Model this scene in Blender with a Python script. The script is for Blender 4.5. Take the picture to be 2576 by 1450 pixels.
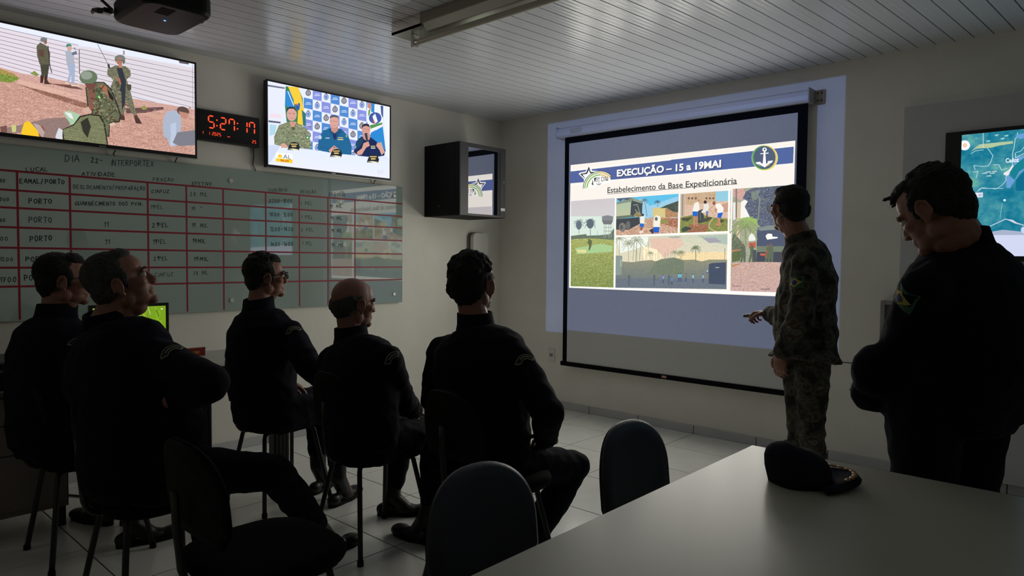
import bpy, math, random
import numpy as np
from mathutils import Vector, Matrix

sc = bpy.context.scene
for o in list(bpy.data.objects):
    bpy.data.objects.remove(o)
COL = sc.collection
rnd = random.Random(7)

# ------------------------------------------------------------------ camera
cam = bpy.data.cameras.new('camera')
cam.sensor_width = 36.0
cam.lens = 1728.1 / 2576 * 36.0
cam.clip_start = 0.05
co = bpy.data.objects.new('camera', cam)
COL.objects.link(co)
YAW, PITCH, ROLL = 0.7388, -0.0399, 0.0088
fw = Vector((-math.sin(YAW) * math.cos(PITCH), math.cos(YAW) * math.cos(PITCH), math.sin(PITCH)))
rt = fw.cross(Vector((0, 0, 1))).normalized()
up = rt.cross(fw)
r2 = rt * math.cos(ROLL) + up * math.sin(ROLL)
u2 = -rt * math.sin(ROLL) + up * math.cos(ROLL)
co.matrix_world = Matrix(((r2.x, u2.x, -fw.x, 4.6398), (r2.y, u2.y, -fw.y, -4.8981),
                          (r2.z, u2.z, -fw.z, 1.3395), (0, 0, 0, 1)))
sc.camera = co

# ------------------------------------------------------------------ world, exposure
w = bpy.data.worlds.new('world')
sc.world = w
w.use_nodes = True
w.node_tree.nodes['Background'].inputs[0].default_value = (0.30, 0.33, 0.40, 1)
w.node_tree.nodes['Background'].inputs[1].default_value = 0.02
sc.view_settings.view_transform = 'Standard'
sc.view_settings.look = 'None'
sc.view_settings.gamma = 1
sc.view_settings.use_curve_mapping = False
sc.view_settings.exposure = 0.0
sc.cycles.use_denoising = True
sc.cycles.max_bounces = 8
sc.cycles.sample_clamp_indirect = 6.0

SLIDE_E = 1.0       # light given off by the slide, the televisions and the clock
TV_E = 1.0
SLIDE_BOOST = 0.12
TV_BOOST = 0.1
SLIDE_FILL_W = 4.9  # strength of the added fill lamps before the slide
TV_FILL_W = 0.35  # same for the fill lamps added before the televisions
H = 2.685           # ceiling height
SKEW = 0.0758       # the ceiling boards run a little off square

# projector beam: a real spot lamp whose gate lets a 4:3 rectangle through
PL = Vector((1.27, -3.40, 2.50))
sp = bpy.data.lights.new('projector_beam', 'SPOT')
sp.energy = 72
sp.spot_size = math.radians(100)
sp.spot_blend = 0.0
sp.shadow_soft_size = 0.006
spo = bpy.data.objects.new('projector_beam', sp)
COL.objects.link(spo)
spo.location = PL
spo.rotation_euler = (math.radians(90), 0, 0)
sp.use_nodes = True
nt = sp.node_tree
em = nt.nodes['Emission']
em.inputs[0].default_value = (0.25, 0.40, 1.0, 1)
tc = nt.nodes.new('ShaderNodeTexCoord')
sx = nt.nodes.new('ShaderNodeSeparateXYZ')
nt.links.new(tc.outputs['Normal'], sx.inputs[0])


def nmath(nt, op, a, b=None, c=None):
    n = nt.nodes.new('ShaderNodeMath')
    n.operation = op
    for i, v in enumerate((a, b, c)):
        if v is None:
            continue
        if isinstance(v, (int, float)):
            n.inputs[i].default_value = v
        else:
            nt.links.new(v, n.inputs[i])
    return n.outputs[0]


az = nmath(nt, 'ABSOLUTE', sx.outputs['Z'])
gx = nmath(nt, 'DIVIDE', sx.outputs['X'], az)
gz = nmath(nt, 'DIVIDE', sx.outputs['Y'], az)
DY = -PL.y
m = nmath(nt, 'GREATER_THAN', gx, (0.605 - PL.x) / DY)
m = nmath(nt, 'MULTIPLY', m, nmath(nt, 'LESS_THAN', gx, (3.162 - PL.x) / DY))
m = nmath(nt, 'MULTIPLY', m, nmath(nt, 'GREATER_THAN', gz, (0.69 - PL.z) / DY))
m = nmath(nt, 'MULTIPLY', m, nmath(nt, 'LESS_THAN', gz, (2.590 - PL.z) / DY))
# even brightness across the wall
d2 = nmath(nt, 'POWER', az, -3.0)
m = nmath(nt, 'MULTIPLY', m, d2)
nt.links.new(m, em.inputs[1])


# unseen fill lamps added to brighten the room beyond the
# pictures' own glow: cosine emitters spread over each screen
FILL_LIGHTS = []


def screen_fill_light(x, y, z, rot, energy, col):
    l = bpy.data.lights.new('screen_fill_light', 'SPOT')
    l.energy = energy
    l.spot_size = math.pi
    l.spot_blend = 0.0
    l.shadow_soft_size = 0.12
    l.use_nodes = True
    t = l.node_tree
    e_ = t.nodes['Emission']
    e_.inputs[0].default_value = (*col, 1)
    c_ = t.nodes.new('ShaderNodeTexCoord')
    s_ = t.nodes.new('ShaderNodeSeparateXYZ')
    t.links.new(c_.outputs['Normal'], s_.inputs[0])
    t.links.new(nmath(t, 'ABSOLUTE', s_.outputs['Z']), e_.inputs[1])
    o = bpy.data.objects.new('screen_fill_light', l)
    COL.objects.link(o)
    o.location = (x, y, z)
    o.rotation_euler = rot
    FILL_LIGHTS.append(o)
    return o


R90 = math.radians(90)
for ix in range(6):
    for iz in range(3):
        screen_fill_light(1.10 + 0.32 * ix, -0.11, 1.28 + 0.36 * iz, (-R90, 0, 0), SLIDE_FILL_W * (1.55, 1.05, 0.55)[iz], (1.0, 0.975, 0.87))
for yc, col in ((-3.5, (1.0, .88, .86)), (-1.92, (.86, .92, 1.0))):
    for k in (-1, 0, 1):
        screen_fill_light(0.16, yc + 0.35 * k, 2.30, (0, -R90, 0), TV_FILL_W, col)
for k in (0, 1, 2):
    screen_fill_light(4.05 + 0.4 * k, -0.06, 1.75, (-R90, 0, 0), TV_FILL_W, (.55, .85, 1.0))


# ------------------------------------------------------------------ helpers
def mat(name, col, rough=0.6, metal=0.0, spec=0.5, noise=0, nscale=20, bump=0, bscale=60, coat=0, coat_rough=0.05,
        emit=None, estr=1.0, alpha=1.0, ior=1.5):
    m = bpy.data.materials.new(name)
    m.use_nodes = True
    nt = m.node_tree
    b = nt.nodes['Principled BSDF']
    b.inputs['Base Color'].default_value = (*col, 1)
    b.inputs['Roughness'].default_value = rough
    b.inputs['Metallic'].default_value = metal
    b.inputs['Specular IOR Level'].default_value = spec
    b.inputs['IOR'].default_value = ior
    b.inputs['Coat Weight'].default_value = coat
    b.inputs['Coat Roughness'].default_value = coat_rough
    b.inputs['Alpha'].default_value = alpha
    t = nt.nodes.new('ShaderNodeTexCoord')
    if noise:
        n = nt.nodes.new('ShaderNodeTexNoise')
        n.inputs['Scale'].default_value = nscale
        n.inputs['Detail'].default_value = 5
        nt.links.new(t.outputs['Object'], n.inputs['Vector'])
        r = nt.nodes.new('ShaderNodeValToRGB')
        r.color_ramp.elements[0].position = 0.3
        r.color_ramp.elements[1].position = 0.7
        r.color_ramp.elements[0].color = (*[max(0, c * (1 - noise)) for c in col], 1)
        r.color_ramp.elements[1].color = (*[min(1, c * (1 + noise)) for c in col], 1)
        nt.links.new(n.outputs['Fac'], r.inputs[0])
        nt.links.new(r.outputs[0], b.inputs['Base Color'])
    if bump:
        n = nt.nodes.new('ShaderNodeTexNoise')
        n.inputs['Scale'].default_value = bscale
        n.inputs['Detail'].default_value = 4
        nt.links.new(t.outputs['Object'], n.inputs['Vector'])
        bp = nt.nodes.new('ShaderNodeBump')
        bp.inputs['Strength'].default_value = bump
        bp.inputs['Distance'].default_value = 0.01
        nt.links.new(n.outputs['Fac'], bp.inputs['Height'])
        nt.links.new(bp.outputs[0], b.inputs['Normal'])
    if emit:
        b.inputs['Emission Color'].default_value = (*emit, 1)
        b.inputs['Emission Strength'].default_value = estr
    return m


def srgb(r, g, b):
    f = lambda c: (c / 255 / 12.92) if c <= 10.31 else ((c / 255 + 0.055) / 1.055) ** 2.4
    return (f(r), f(g), f(b))


def tag(o, label=None, cat=None, group=None, kind=None):
    if label: o['label'] = label
    if cat: o['category'] = cat
    if group: o['group'] = group
    if kind: o['kind'] = kind
    return o


def empty(name, loc, label=None, cat=None, group=None, kind=None):
    o = bpy.data.objects.new(name, None)
    o.empty_display_size = 0.1
    COL.objects.link(o)
    o.location = loc
    return tag(o, label, cat, group, kind)


class MB:
    """collects closed shapes, then links them as one mesh object"""
    def __init__(s):
        s.v = []; s.f = []; s.m = []; s.cur = 0

    def add(s, vs, fs):
        n = len(s.v)
        s.v += [tuple(v) for v in vs]
        s.f += [tuple(i + n for i in f) for f in fs]
        s.m += [s.cur] * len(fs)
        return s

    def box(s, x0, x1, y0, y1, z0, z1, c=0.0):
        """box, with chamfer c on every edge when given"""
        if c <= 0:
            vs = [(x, y, z) for x in (x0, x1) for y in (y0, y1) for z in (z0, z1)]
            fs = [(0, 1, 3, 2), (4, 6, 7, 5), (0, 4, 5, 1), (2, 3, 7, 6), (0, 2, 6, 4), (1, 5, 7, 3)]
            return s.add(vs, fs)
        P = {}
        vs = []
        lo = (x0, y0, z0); hi = (x1, y1, z1)
        for i in (0, 1):
            for j in (0, 1):
                for k in (0, 1):
                    for ax in range(3):
                        p = []
                        for a, t in enumerate((i, j, k)):
                            e = hi[a] if t else lo[a]
                            if a != ax:
                                e += -c if t else c
                            p.append(e)
                        P[(i, j, k, ax)] = len(vs)
                        vs.append(p)
        fs = []
        for i in (0, 1):
            q = [P[(i, 0, 0, 0)], P[(i, 1, 0, 0)], P[(i, 1, 1, 0)], P[(i, 0, 1, 0)]]
            fs.append(q if i else q[::-1])
            q = [P[(0, i, 0, 1)], P[(0, i, 1, 1)], P[(1, i, 1, 1)], P[(1, i, 0, 1)]]
            fs.append(q if i else q[::-1])
            q = [P[(0, 0, i, 2)], P[(1, 0, i, 2)], P[(1, 1, i, 2)], P[(0, 1, i, 2)]]
            fs.append(q if i else q[::-1])
        for i in (0, 1):
            for j in (0, 1):
                for k in (0, 1):
                    q = [P[(i, j, k, a)] for a in range(3)]
                    fs.append(q if (i + j + k) % 2 == 1 else q[::-1])
        for a in range(3):
            b, c2 = (a + 1) % 3, (a + 2) % 3
            for t1 in (0, 1):
                for t2 in (0, 1):
                    def key(t, ax):
                        kk = [0, 0, 0]; kk[a] = t; kk[b] = t1; kk[c2] = t2
                        return P[(*kk, ax)]
                    q = [key(0, b), key(1, b), key(1, c2), key(0, c2)]
                    fs.append(q if (t1 + t2) % 2 == 1 else q[::-1])
        return s.add(vs, fs)

    def loft(s, rings, close=True):
        """rings: equal-length lists of points"""
        n = len(rings[0])
        vs = [p for r in rings for p in r]
        fs = []
        for i in range(len(rings) - 1):
            for j in range(n):
                a = i * n + j; b = i * n + (j + 1) % n
                fs.append((a, b, b + n, a + n))
        if close:
            fs.append(tuple(range(n))[::-1])
            fs.append(tuple((len(rings) - 1) * n + j for j in range(n)))
        return s.add(vs, fs)

    def tube(s, pts, r, n=10, r2=None, caps=True):
        """round bar through pts; r a number or one per point"""
        pts = [Vector(p) for p in pts]
        rs = r if isinstance(r, (list, tuple)) else [r] * len(pts)
        up = None
        rings = []
        for i, p in enumerate(pts):
            d = (pts[min(i + 1, len(pts) - 1)] - pts[max(i - 1, 0)]).normalized()
            if up is None:
                up = d.orthogonal().normalized()
            up = (up - d * up.dot(d))
            up = up.normalized() if up.length > 1e-6 else d.orthogonal().normalized()
            sd = d.cross(up)
            rings.append([p + (up * math.cos(t) + sd * math.sin(t)) * rs[i] for t in [2 * math.pi * k / n for k in range(n)]])
        return s.loft(rings, caps)

    def cyl(s, a, b, r, n=16):
        return s.tube([a, b], r, n)

    def ell(s, c, r, R=None, nu=16, nv=10):
        c = Vector(c)
        vs = []
        for i in range(nv + 1):
            t = math.pi * i / nv
            for j in range(nu):
                a = 2 * math.pi * j / nu
                v = Vector((r[0] * math.sin(t) * math.cos(a), r[1] * math.sin(t) * math.sin(a), r[2] * math.cos(t)))
                if R is not None:
                    v = R @ v
                vs.append(c + v)
        fs = []
        for i in range(nv):
            for j in range(nu):
                a = i * nu + j; b = i * nu + (j + 1) % nu
                fs.append((a, a + nu, b + nu, b))
        return s.add(vs, fs)

    def prism(s, pts, axis, d0, d1):
        """flat outline pts (2-D) thickened along an axis: 'x' -> (y,z), 'y' -> (x,z), 'z' -> (x,y)"""
        def P(p, d):
            return {'x': (d, p[0], p[1]), 'y': (p[0], d, p[1]), 'z': (p[0], p[1], d)}[axis]
        n = len(pts)
        vs = [P(p, d0) for p in pts] + [P(p, d1) for p in pts]
        fs = [tuple(range(n)), tuple(range(n, 2 * n))[::-1]]
        for j in range(n):
            fs.append((j, j + n, (j + 1) % n + n, (j + 1) % n))
        return s.add(vs, fs)

    def build(s, name, mats, parent=None, smooth=False, fix=True, **kw):
        me = bpy.data.meshes.new(name)
        off = Vector(parent.matrix_world.translation) if parent is not None and False else None
        o0 = WORLD_LOC.get(parent.name, Vector((0, 0, 0))) if parent is not None else Vector((0, 0, 0))
        me.from_pydata([(v[0] - o0[0], v[1] - o0[1], v[2] - o0[2]) for v in s.v], [], s.f)
        if not isinstance(mats, (list, tuple)):
            mats = [mats]
        for m_ in mats:
            me.materials.append(m_)
        if len(mats) > 1:
            me.polygons.foreach_set('material_index', s.m)
        if smooth:
            me.polygons.foreach_set('use_smooth', [True] * len(me.polygons))
        if fix:
            import bmesh
            bm = bmesh.new(); bm.from_mesh(me)
            bmesh.ops.remove_doubles(bm, verts=bm.verts, dist=1e-6)
            bmesh.ops.recalc_face_normals(bm, faces=bm.faces)
            bm.to_mesh(me); bm.free()
        me.update()
        o = bpy.data.objects.new(name, me)
        COL.objects.link(o)
        if parent is not None:
            o.parent = parent
            WORLD_LOC[o.name] = o0
        else:
            WORLD_LOC[o.name] = Vector((0, 0, 0))
        if smooth == 'auto':
            pass
        for k, v in kw.items():
            o[k] = v
        return o


WORLD_LOC = {}
_e = empty


def empty(name, loc, *a, **k):
    o = _e(name, loc, *a, **k)
    WORLD_LOC[o.name] = Vector(loc)
    return o


def sub(parent, name, mb, m, smooth=False, **kw):
    return mb.build(name, m, parent, smooth, **kw)


def share(parent, proto, loc):
    """another object on the same mesh, shifted; loc relative to parent"""
    o = bpy.data.objects.new(proto.name.split('.')[0], proto.data)
    COL.objects.link(o)
    o.parent = parent
    o.location = loc
    return o


def arc(c, r, a0, a1, n, ax=('x', 'z')):
    out = []
    for i in range(n + 1):
        t = math.radians(a0 + (a1 - a0) * i / n)
        p = list(c)
        p['xyz'.index(ax[0])] += r * math.cos(t)
        p['xyz'.index(ax[1])] += r * math.sin(t)
        out.append(tuple(p))
    return out


def text_tris(s, bold=0.0, spacing=1.0, shear=0.0):
    """triangles (2-D) of a string in the built-in font, cap height about 0.7"""
    cu = bpy.data.curves.new('t', 'FONT')
    cu.body = s
    cu.offset = bold
    cu.space_character = spacing
    cu.shear = shear
    cu.resolution_u = 3
    ob = bpy.data.objects.new('t', cu)
    COL.objects.link(ob)
    dg = bpy.context.evaluated_depsgraph_get()
    me = ob.evaluated_get(dg).to_mesh()
    me.calc_loop_triangles()
    P = np.array([v.co[:2] for v in me.vertices]) if len(me.vertices) else np.zeros((0, 2))
    T = np.array([t.vertices[:] for t in me.loop_triangles]) if len(me.loop_triangles) else np.zeros((0, 3), int)
    ob.evaluated_get(dg).to_mesh_clear()
    bpy.data.objects.remove(ob)
    return P, T

# ------------------------------------------------------------------ materials of the setting
def wall_mat(name, col):
    m = mat(name, col, rough=0.75, noise=0.04, nscale=3, bump=0.25, bscale=150)
    return m


M_wall = wall_mat('wall_paint', srgb(240, 237, 226))
M_ceil = mat('pvc_board', srgb(218, 220, 226), rough=0.22, spec=0.22, noise=0.02, nscale=2)
M_groove = mat('pvc_joint', srgb(40, 40, 42), rough=0.8)
M_tile = mat('floor_tile', srgb(232, 232, 226), rough=0.22, spec=0.5, noise=0.05, nscale=5)
M_grout = mat('grout', srgb(60, 56, 54), rough=0.9)
M_skirt = mat('skirting_tile', srgb(196, 196, 198), rough=0.25, noise=0.04, nscale=6)
M_black = mat('black_plastic', (0.012, 0.012, 0.013), rough=0.35)
M_blackmatt = mat('black_matt', (0.008, 0.008, 0.009), rough=0.8, spec=0.2)
M_blackmetal = mat('black_painted_steel', (0.012, 0.012, 0.013), rough=0.45, spec=0.4)
M_steel = mat('brushed_steel', (0.55, 0.55, 0.54), rough=0.28, metal=1.0)
M_white = mat('white_plastic', srgb(222, 222, 216), rough=0.4)
M_cable = mat('black_cable', (0.01, 0.01, 0.01), rough=0.5)

XR, YB = 6.6, -6.6     # right and back wall

# fine ribs along the ceiling boards so that reflections break into streaks
nt = M_ceil.node_tree
b = nt.nodes['Principled BSDF']
tcn = nt.nodes.new('ShaderNodeTexCoord')
mp = nt.nodes.new('ShaderNodeMapping')
mp.inputs['Rotation'].default_value = (0, 0, math.atan(SKEW))
nt.links.new(tcn.outputs['Object'], mp.inputs[0])
wv = nt.nodes.new('ShaderNodeTexWave')
wv.wave_type = 'BANDS'
wv.bands_direction = 'X'
wv.inputs['Scale'].default_value = 9.5
wv.inputs['Distortion'].default_value = 0.25
wv.inputs['Detail'].default_value = 2.0
nt.links.new(mp.outputs[0], wv.inputs[0])
bp = nt.nodes.new('ShaderNodeBump')
bp.inputs['Strength'].default_value = 0.06
bp.inputs['Distance'].default_value = 0.01
nt.links.new(wv.outputs['Fac'], bp.inputs['Height'])
nt.links.new(bp.outputs[0], b.inputs['Normal'])

# walls (0.12 thick, outside the room)
fr = MB().box(-0.12, XR + 0.12, 0, 0.12, 0, H + 0.1).build('wall_front', M_wall, kind='structure')
MB().box(-0.12, 0, YB - 0.12, 0, 0, H + 0.1).build('wall_left', M_wall, kind='structure')
MB().box(XR, XR + 0.12, YB - 0.12, 0, 0, H + 0.1).build('wall_right', M_wall, kind='structure')
MB().box(0, XR, YB - 0.12, YB, 0, H + 0.1).build('wall_back', M_wall, kind='structure')

# floor: slab of grout with one object for each tile
fl = MB().box(-0.12, XR + 0.12, YB - 0.12, 0.12, -0.1, -0.003).build('floor', M_grout, kind='structure')
G = 0.0055
xs = [0.0] + [0.1152 + 0.5 * i for i in range(0, 13)] + [XR]
ys = [0.0] + [-0.446 - 0.496 * i for i in range(0, 13)]
ys = [y for y in ys if y > YB] + [YB]
protos = {}
for i in range(len(xs) - 1):
    for j in range(len(ys) - 1):
        x0, x1, y1, y0 = xs[i], xs[i + 1], ys[j], ys[j + 1]
        k = (round(x1 - x0, 4), round(y1 - y0, 4))
        if k not in protos:
            o = MB().box(G / 2, k[0] - G / 2, G / 2, k[1] - G / 2, -0.01, 0, 0.0012).build('tile', M_tile, fl)
            protos[k] = o
            o.location = (x0, y0, 0)
        else:
            share(fl, protos[k], (x0, y0, 0))

# skirting tiles
bf = MB().box(0, XR, -0.004, 0, 0, 0.062).build('baseboard_front', M_grout, kind='structure')
for i in range(len(xs) - 1):
    MB().box(xs[i] + G / 2, xs[i + 1] - G / 2, -0.010, -0.002, 0.001, 0.064, 0.001).build('tile', M_skirt, bf)
bl = MB().box(0, 0.004, YB, -0.012, 0, 0.062).build('baseboard_left', M_grout, kind='structure')
for j in range(len(ys) - 1):
    MB().box(0.002, 0.010, ys[j + 1] + G / 2, min(ys[j] - G / 2, -0.012), 0.001, 0.064, 0.001).build('tile', M_skirt, bl)

# ceiling: long narrow plastic boards
ce = MB().box(-0.12, XR + 0.12, YB - 0.12, 0.12, H + 0.012, H + 0.1).build('ceiling', M_groove, kind='structure')
SW = 0.0986
k0 = int((0 - 2.9894) / SW) - 1
for k in range(k0, k0 + 80):
    xa = 2.9894 + SW * k + 0.0034
    xb = 2.9894 + SW * (k + 1) - 0.0034
    def xat(x, y): return x + SKEW * y
    # outline clipped to the room
    poly = [(xat(xa, 0), 0), (xat(xb, 0), 0), (xat(xb, YB), YB), (xat(xa, YB), YB)]
    def clip(poly, f):
        out = []
        for i in range(len(poly)):
            p, q = poly[i], poly[(i + 1) % len(poly)]
            fp, fq = f(p), f(q)
            if fp >= 0: out.append(p)
            if fp * fq < 0:
                t = fp / (fp - fq)
                out.append((p[0] + t * (q[0] - p[0]), p[1] + t * (q[1] - p[1])))
        return out
    poly = clip(poly, lambda p: p[0])
    if len(poly) > 2: poly = clip(poly, lambda p: XR - p[0])
    if len(poly) < 3:
        continue
    MB().prism(poly, 'z', H, H + 0.011).build('board', M_ceil, ce)
# thin joints where boards meet the front wall: screws

# ------------------------------------------------------------------ pictures on screens, drawn with numpy
def homog(quad):
    """photo quad TL,TR,BR,BL -> unit square"""
    A = []; B = []
    for (x, y), (u, v) in zip(quad, [(0, 0), (1, 0), (1, 1), (0, 1)]):
        A.append([x, y, 1, 0, 0, 0, -u * x, -u * y]); B.append(u)
        A.append([0, 0, 0, x, y, 1, -v * x, -v * y]); B.append(v)
    h = np.linalg.solve(np.array(A, float), np.array(B, float))
    return np.append(h, 1).reshape(3, 3)


class Pic:
    def __init__(s, w, h, quad=None, bg=(255, 255, 255)):
        s.w, s.h = w, h
        s.a = np.ones((h, w, 3)) * np.array(bg, float)
        s.Hm = homog(quad) if quad else None
        s.raw = quad is None
        s.rs = np.random.RandomState(3)
        s.vw = (0, 0, 1)

    def T(s, pts):
        p = np.asarray(pts, float).reshape(-1, 2) / s.vw[2] + [s.vw[0], s.vw[1]]
        if s.raw:
            return p * [s.w, s.h]
        q = np.c_[p, np.ones(len(p))] @ s.Hm.T
        return q[:, :2] / q[:, 2:3] * [s.w, s.h]

    def view(s, ox, oy, sc):
        s.vw = (ox, oy, sc)
        return s

    def mask(s, P):
        x0, y0 = np.floor(P.min(0)).astype(int) - 1
        x1, y1 = np.ceil(P.max(0)).astype(int) + 2
        x0, y0 = max(x0, 0), max(y0, 0); x1, y1 = min(x1, s.w), min(y1, s.h)
        if x1 <= x0 or y1 <= y0:
            return None
        acc = np.zeros((y1 - y0, x1 - x0))
        for oy in (0.25, 0.75):
            for ox in (0.25, 0.75):
                X, Y = np.meshgrid(np.arange(x0, x1) + ox, np.arange(y0, y1) + oy)
                ins = np.zeros(X.shape, bool)
                n = len(P)
                for i in range(n):
                    xa, ya = P[i]; xb, yb = P[(i + 1) % n]
                    if ya == yb: continue
                    c = (ya > Y) != (yb > Y)
                    ins ^= c & (X < (xb - xa) * (Y - ya) / (yb - ya) + xa)
                acc += ins
        return x0, y0, x1, y1, acc / 4

    def poly(s, pts, col, col2=None, al=1.0, noise=0, px=False, ns=1):
        """fill; col2 gives a vertical gradient; noise adds grain of that many levels"""
        P = np.asarray(pts, float) if px else s.T(pts)
        r = s.mask(P)
        if r is None: return s
        x0, y0, x1, y1, m = r
        c = np.ones(m.shape + (3,)) * np.array(col, float)
        if col2 is not None:
            t = np.linspace(0, 1, m.shape[0])[:, None, None]
            c = c * (1 - t) + np.array(col2, float) * t
        if noise:
            hh, ww = m.shape
            n = s.rs.randn(hh // ns + 1, ww // (ns * 2) + 1)
            n = np.repeat(np.repeat(n, ns, 0), ns * 2, 1)[:hh, :ww]
            c = c + n[..., None] * noise
        k = (m * al)[..., None]
        s.a[y0:y1, x0:x1] = s.a[y0:y1, x0:x1] * (1 - k) + c * k
        return s

    def rect(s, x0, y0, x1, y1, col, **k):
        return s.poly([(x0, y0), (x1, y0), (x1, y1), (x0, y1)], col, **k)

    def ell(s, cx, cy, rx, ry, col, n=28, rot=0, **k):
        c, si = math.cos(rot), math.sin(rot)
        pts = []
        for i in range(n):
            t = 2 * math.pi * i / n
            a, b = rx * math.cos(t), ry * math.sin(t)
            pts.append((cx + a * c - b * si, cy + a * si + b * c))
        return s.poly(pts, col, **k)

    def line(s, pts, wd, col, **k):
        P = s.T(pts)
        for a, b in zip(P[:-1], P[1:]):
            d = b - a; L = np.hypot(*d)
            if L < 1e-6: continue
            n = np.array([-d[1], d[0]]) / L * wd / 2
            e = d / L * wd * 0.25
            s.poly([a + n - e, b + n + e, b - n + e, a - n - e], col, px=True, **k)
        return s

    def text(s, st, x, y, size, col, bold=0, align='l', px_aspect=1.0, w=None, shear=0, rot=0):
        """x,y in 0..1 picture units (baseline), size = em in picture heights; w forces the width"""
        P, T = text_tris(st, bold, shear=shear)
        if not len(P): return s
        P = P.copy()
        P[:, 0] -= P[:, 0].min()
        wd = P[:, 0].max()
        sy = size * s.h
        sxx = sy * px_aspect if w is None else w * s.w / wd
        Q = np.c_[P[:, 0] * sxx, -P[:, 1] * sy]
        tw = wd * sxx
        if align == 'c': Q[:, 0] -= tw / 2
        if align == 'r': Q[:, 0] -= tw
        if rot:
            c_, s_ = math.cos(rot), math.sin(rot)
            Q = np.c_[Q[:, 0] * c_ - Q[:, 1] * s_, Q[:, 0] * s_ + Q[:, 1] * c_]
        Q += [x * s.w, y * s.h]
        # union of the triangles
        x0, y0 = np.floor(Q.min(0)).astype(int) - 1; x1, y1 = np.ceil(Q.max(0)).astype(int) + 2
        x0, y0 = max(0, x0), max(0, y0); x1, y1 = min(s.w, x1), min(s.h, y1)
        if x1 <= x0 or y1 <= y0: return s
        K = 3
        acc = np.zeros(((y1 - y0) * K, (x1 - x0) * K), bool)
        R = (Q - [x0, y0]) * K
        for t in T:
            A = R[t]
            bx0, by0 = np.maximum(np.floor(A.min(0)).astype(int), 0)
            bx1, by1 = np.ceil(A.max(0)).astype(int) + 1
            bx1 = min(bx1, acc.shape[1]); by1 = min(by1, acc.shape[0])
            if bx1 <= bx0 or by1 <= by0: continue
            X, Y = np.meshgrid(np.arange(bx0, bx1) + 0.5, np.arange(by0, by1) + 0.5)
            def e(p, q): return (q[0] - p[0]) * (Y - p[1]) - (q[1] - p[1]) * (X - p[0])
            a, b, c = e(A[0], A[1]), e(A[1], A[2]), e(A[2], A[0])
            acc[by0:by1, bx0:bx1] |= ((a >= -1e-9) & (b >= -1e-9) & (c >= -1e-9)) | ((a <= 1e-9) & (b <= 1e-9) & (c <= 1e-9))
        m = acc.reshape(y1 - y0, K, x1 - x0, K).mean((1, 3))[..., None]
        s.a[y0:y1, x0:x1] = s.a[y0:y1, x0:x1] * (1 - m) + np.array(col, float) * m
        return s

    def palm(s, x, y, r, col, trunk=None, n=11, seed=0, tw=2):
        """photo coordinates; feathery crown of radius r, trunk down to y=trunk"""
        rr = random.Random(seed)
        if trunk:
            s.line([(x, y), (x + r * 0.05, trunk)], tw, col)
        for i in range(n):
            a = -math.pi * 1.22 + 1.44 * math.pi * i / (n - 1) + rr.uniform(-.08, .08)
            L = r * rr.uniform(0.75, 1.1)
            P0 = np.array((x, y), float); P1 = P0 + L * .55 * np.array((math.cos(a), math.sin(a) - .25)); P2 = P0 + L * np.array((math.cos(a), math.sin(a) * .9 + .30))
            pts = [(1 - t) ** 2 * P0 + 2 * t * (1 - t) * P1 + t * t * P2 for t in (0, .2, .4, .6, .8, 1)]
            s.line(pts, max(1.3, tw * .6), col)
            for t, q in zip((.2, .4, .6, .8, 1), pts[1:]):
                for sg in (-1, 1):
                    e = q + np.array((sg * r * .05 + math.cos(a) * r * .06, r * .20 * (1.1 - .5 * t)))
                    s.poly([q + [-r * .03, 0], q + [r * .03, 0], e], col)
        return s

    def image(s, name):
        im = bpy.data.images.new(name, s.w, s.h, alpha=False)
        px = np.ones((s.h, s.w, 4), np.float32)
        px[..., :3] = np.clip(s.a[::-1] / 255.0, 0, 1)
        im.pixels.foreach_set(px.ravel())
        im.update()
        im.pack()
        return im


def screen_mat(name, pic, strength, rough=0.4, boost=0.0):
    m = bpy.data.materials.new(name)
    m.use_nodes = True
    nt = m.node_tree
    b = nt.nodes['Principled BSDF']
    b.inputs['Base Color'].default_value = (0.01, 0.01, 0.01, 1)
    b.inputs['Roughness'].default_value = rough
    b.inputs['Specular IOR Level'].default_value = 0.2
    t = nt.nodes.new('ShaderNodeTexImage')
    t.image = pic.image(name)
    uv = nt.nodes.new('ShaderNodeUVMap')
    nt.links.new(uv.outputs[0], t.inputs[0])
    nt.links.new(t.outputs[0], b.inputs['Emission Color'])
    # the phone compresses highlights: bright areas really give off more light than the picture's tone
    bw = nt.nodes.new('ShaderNodeRGBToBW')
    nt.links.new(t.outputs[0], bw.inputs[0])
    mr = nt.nodes.new('ShaderNodeMapRange')
    mr.interpolation_type = 'SMOOTHSTEP'
    mr.inputs['From Min'].default_value = 0.45
    mr.inputs['From Max'].default_value = 0.85
    mr.inputs['To Min'].default_value = strength
    mr.inputs['To Max'].default_value = strength * (1 + boost)
    nt.links.new(bw.outputs[0], mr.inputs['Value'])
    nt.links.new(mr.outputs[0], b.inputs['Emission Strength'])
    return m


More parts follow.
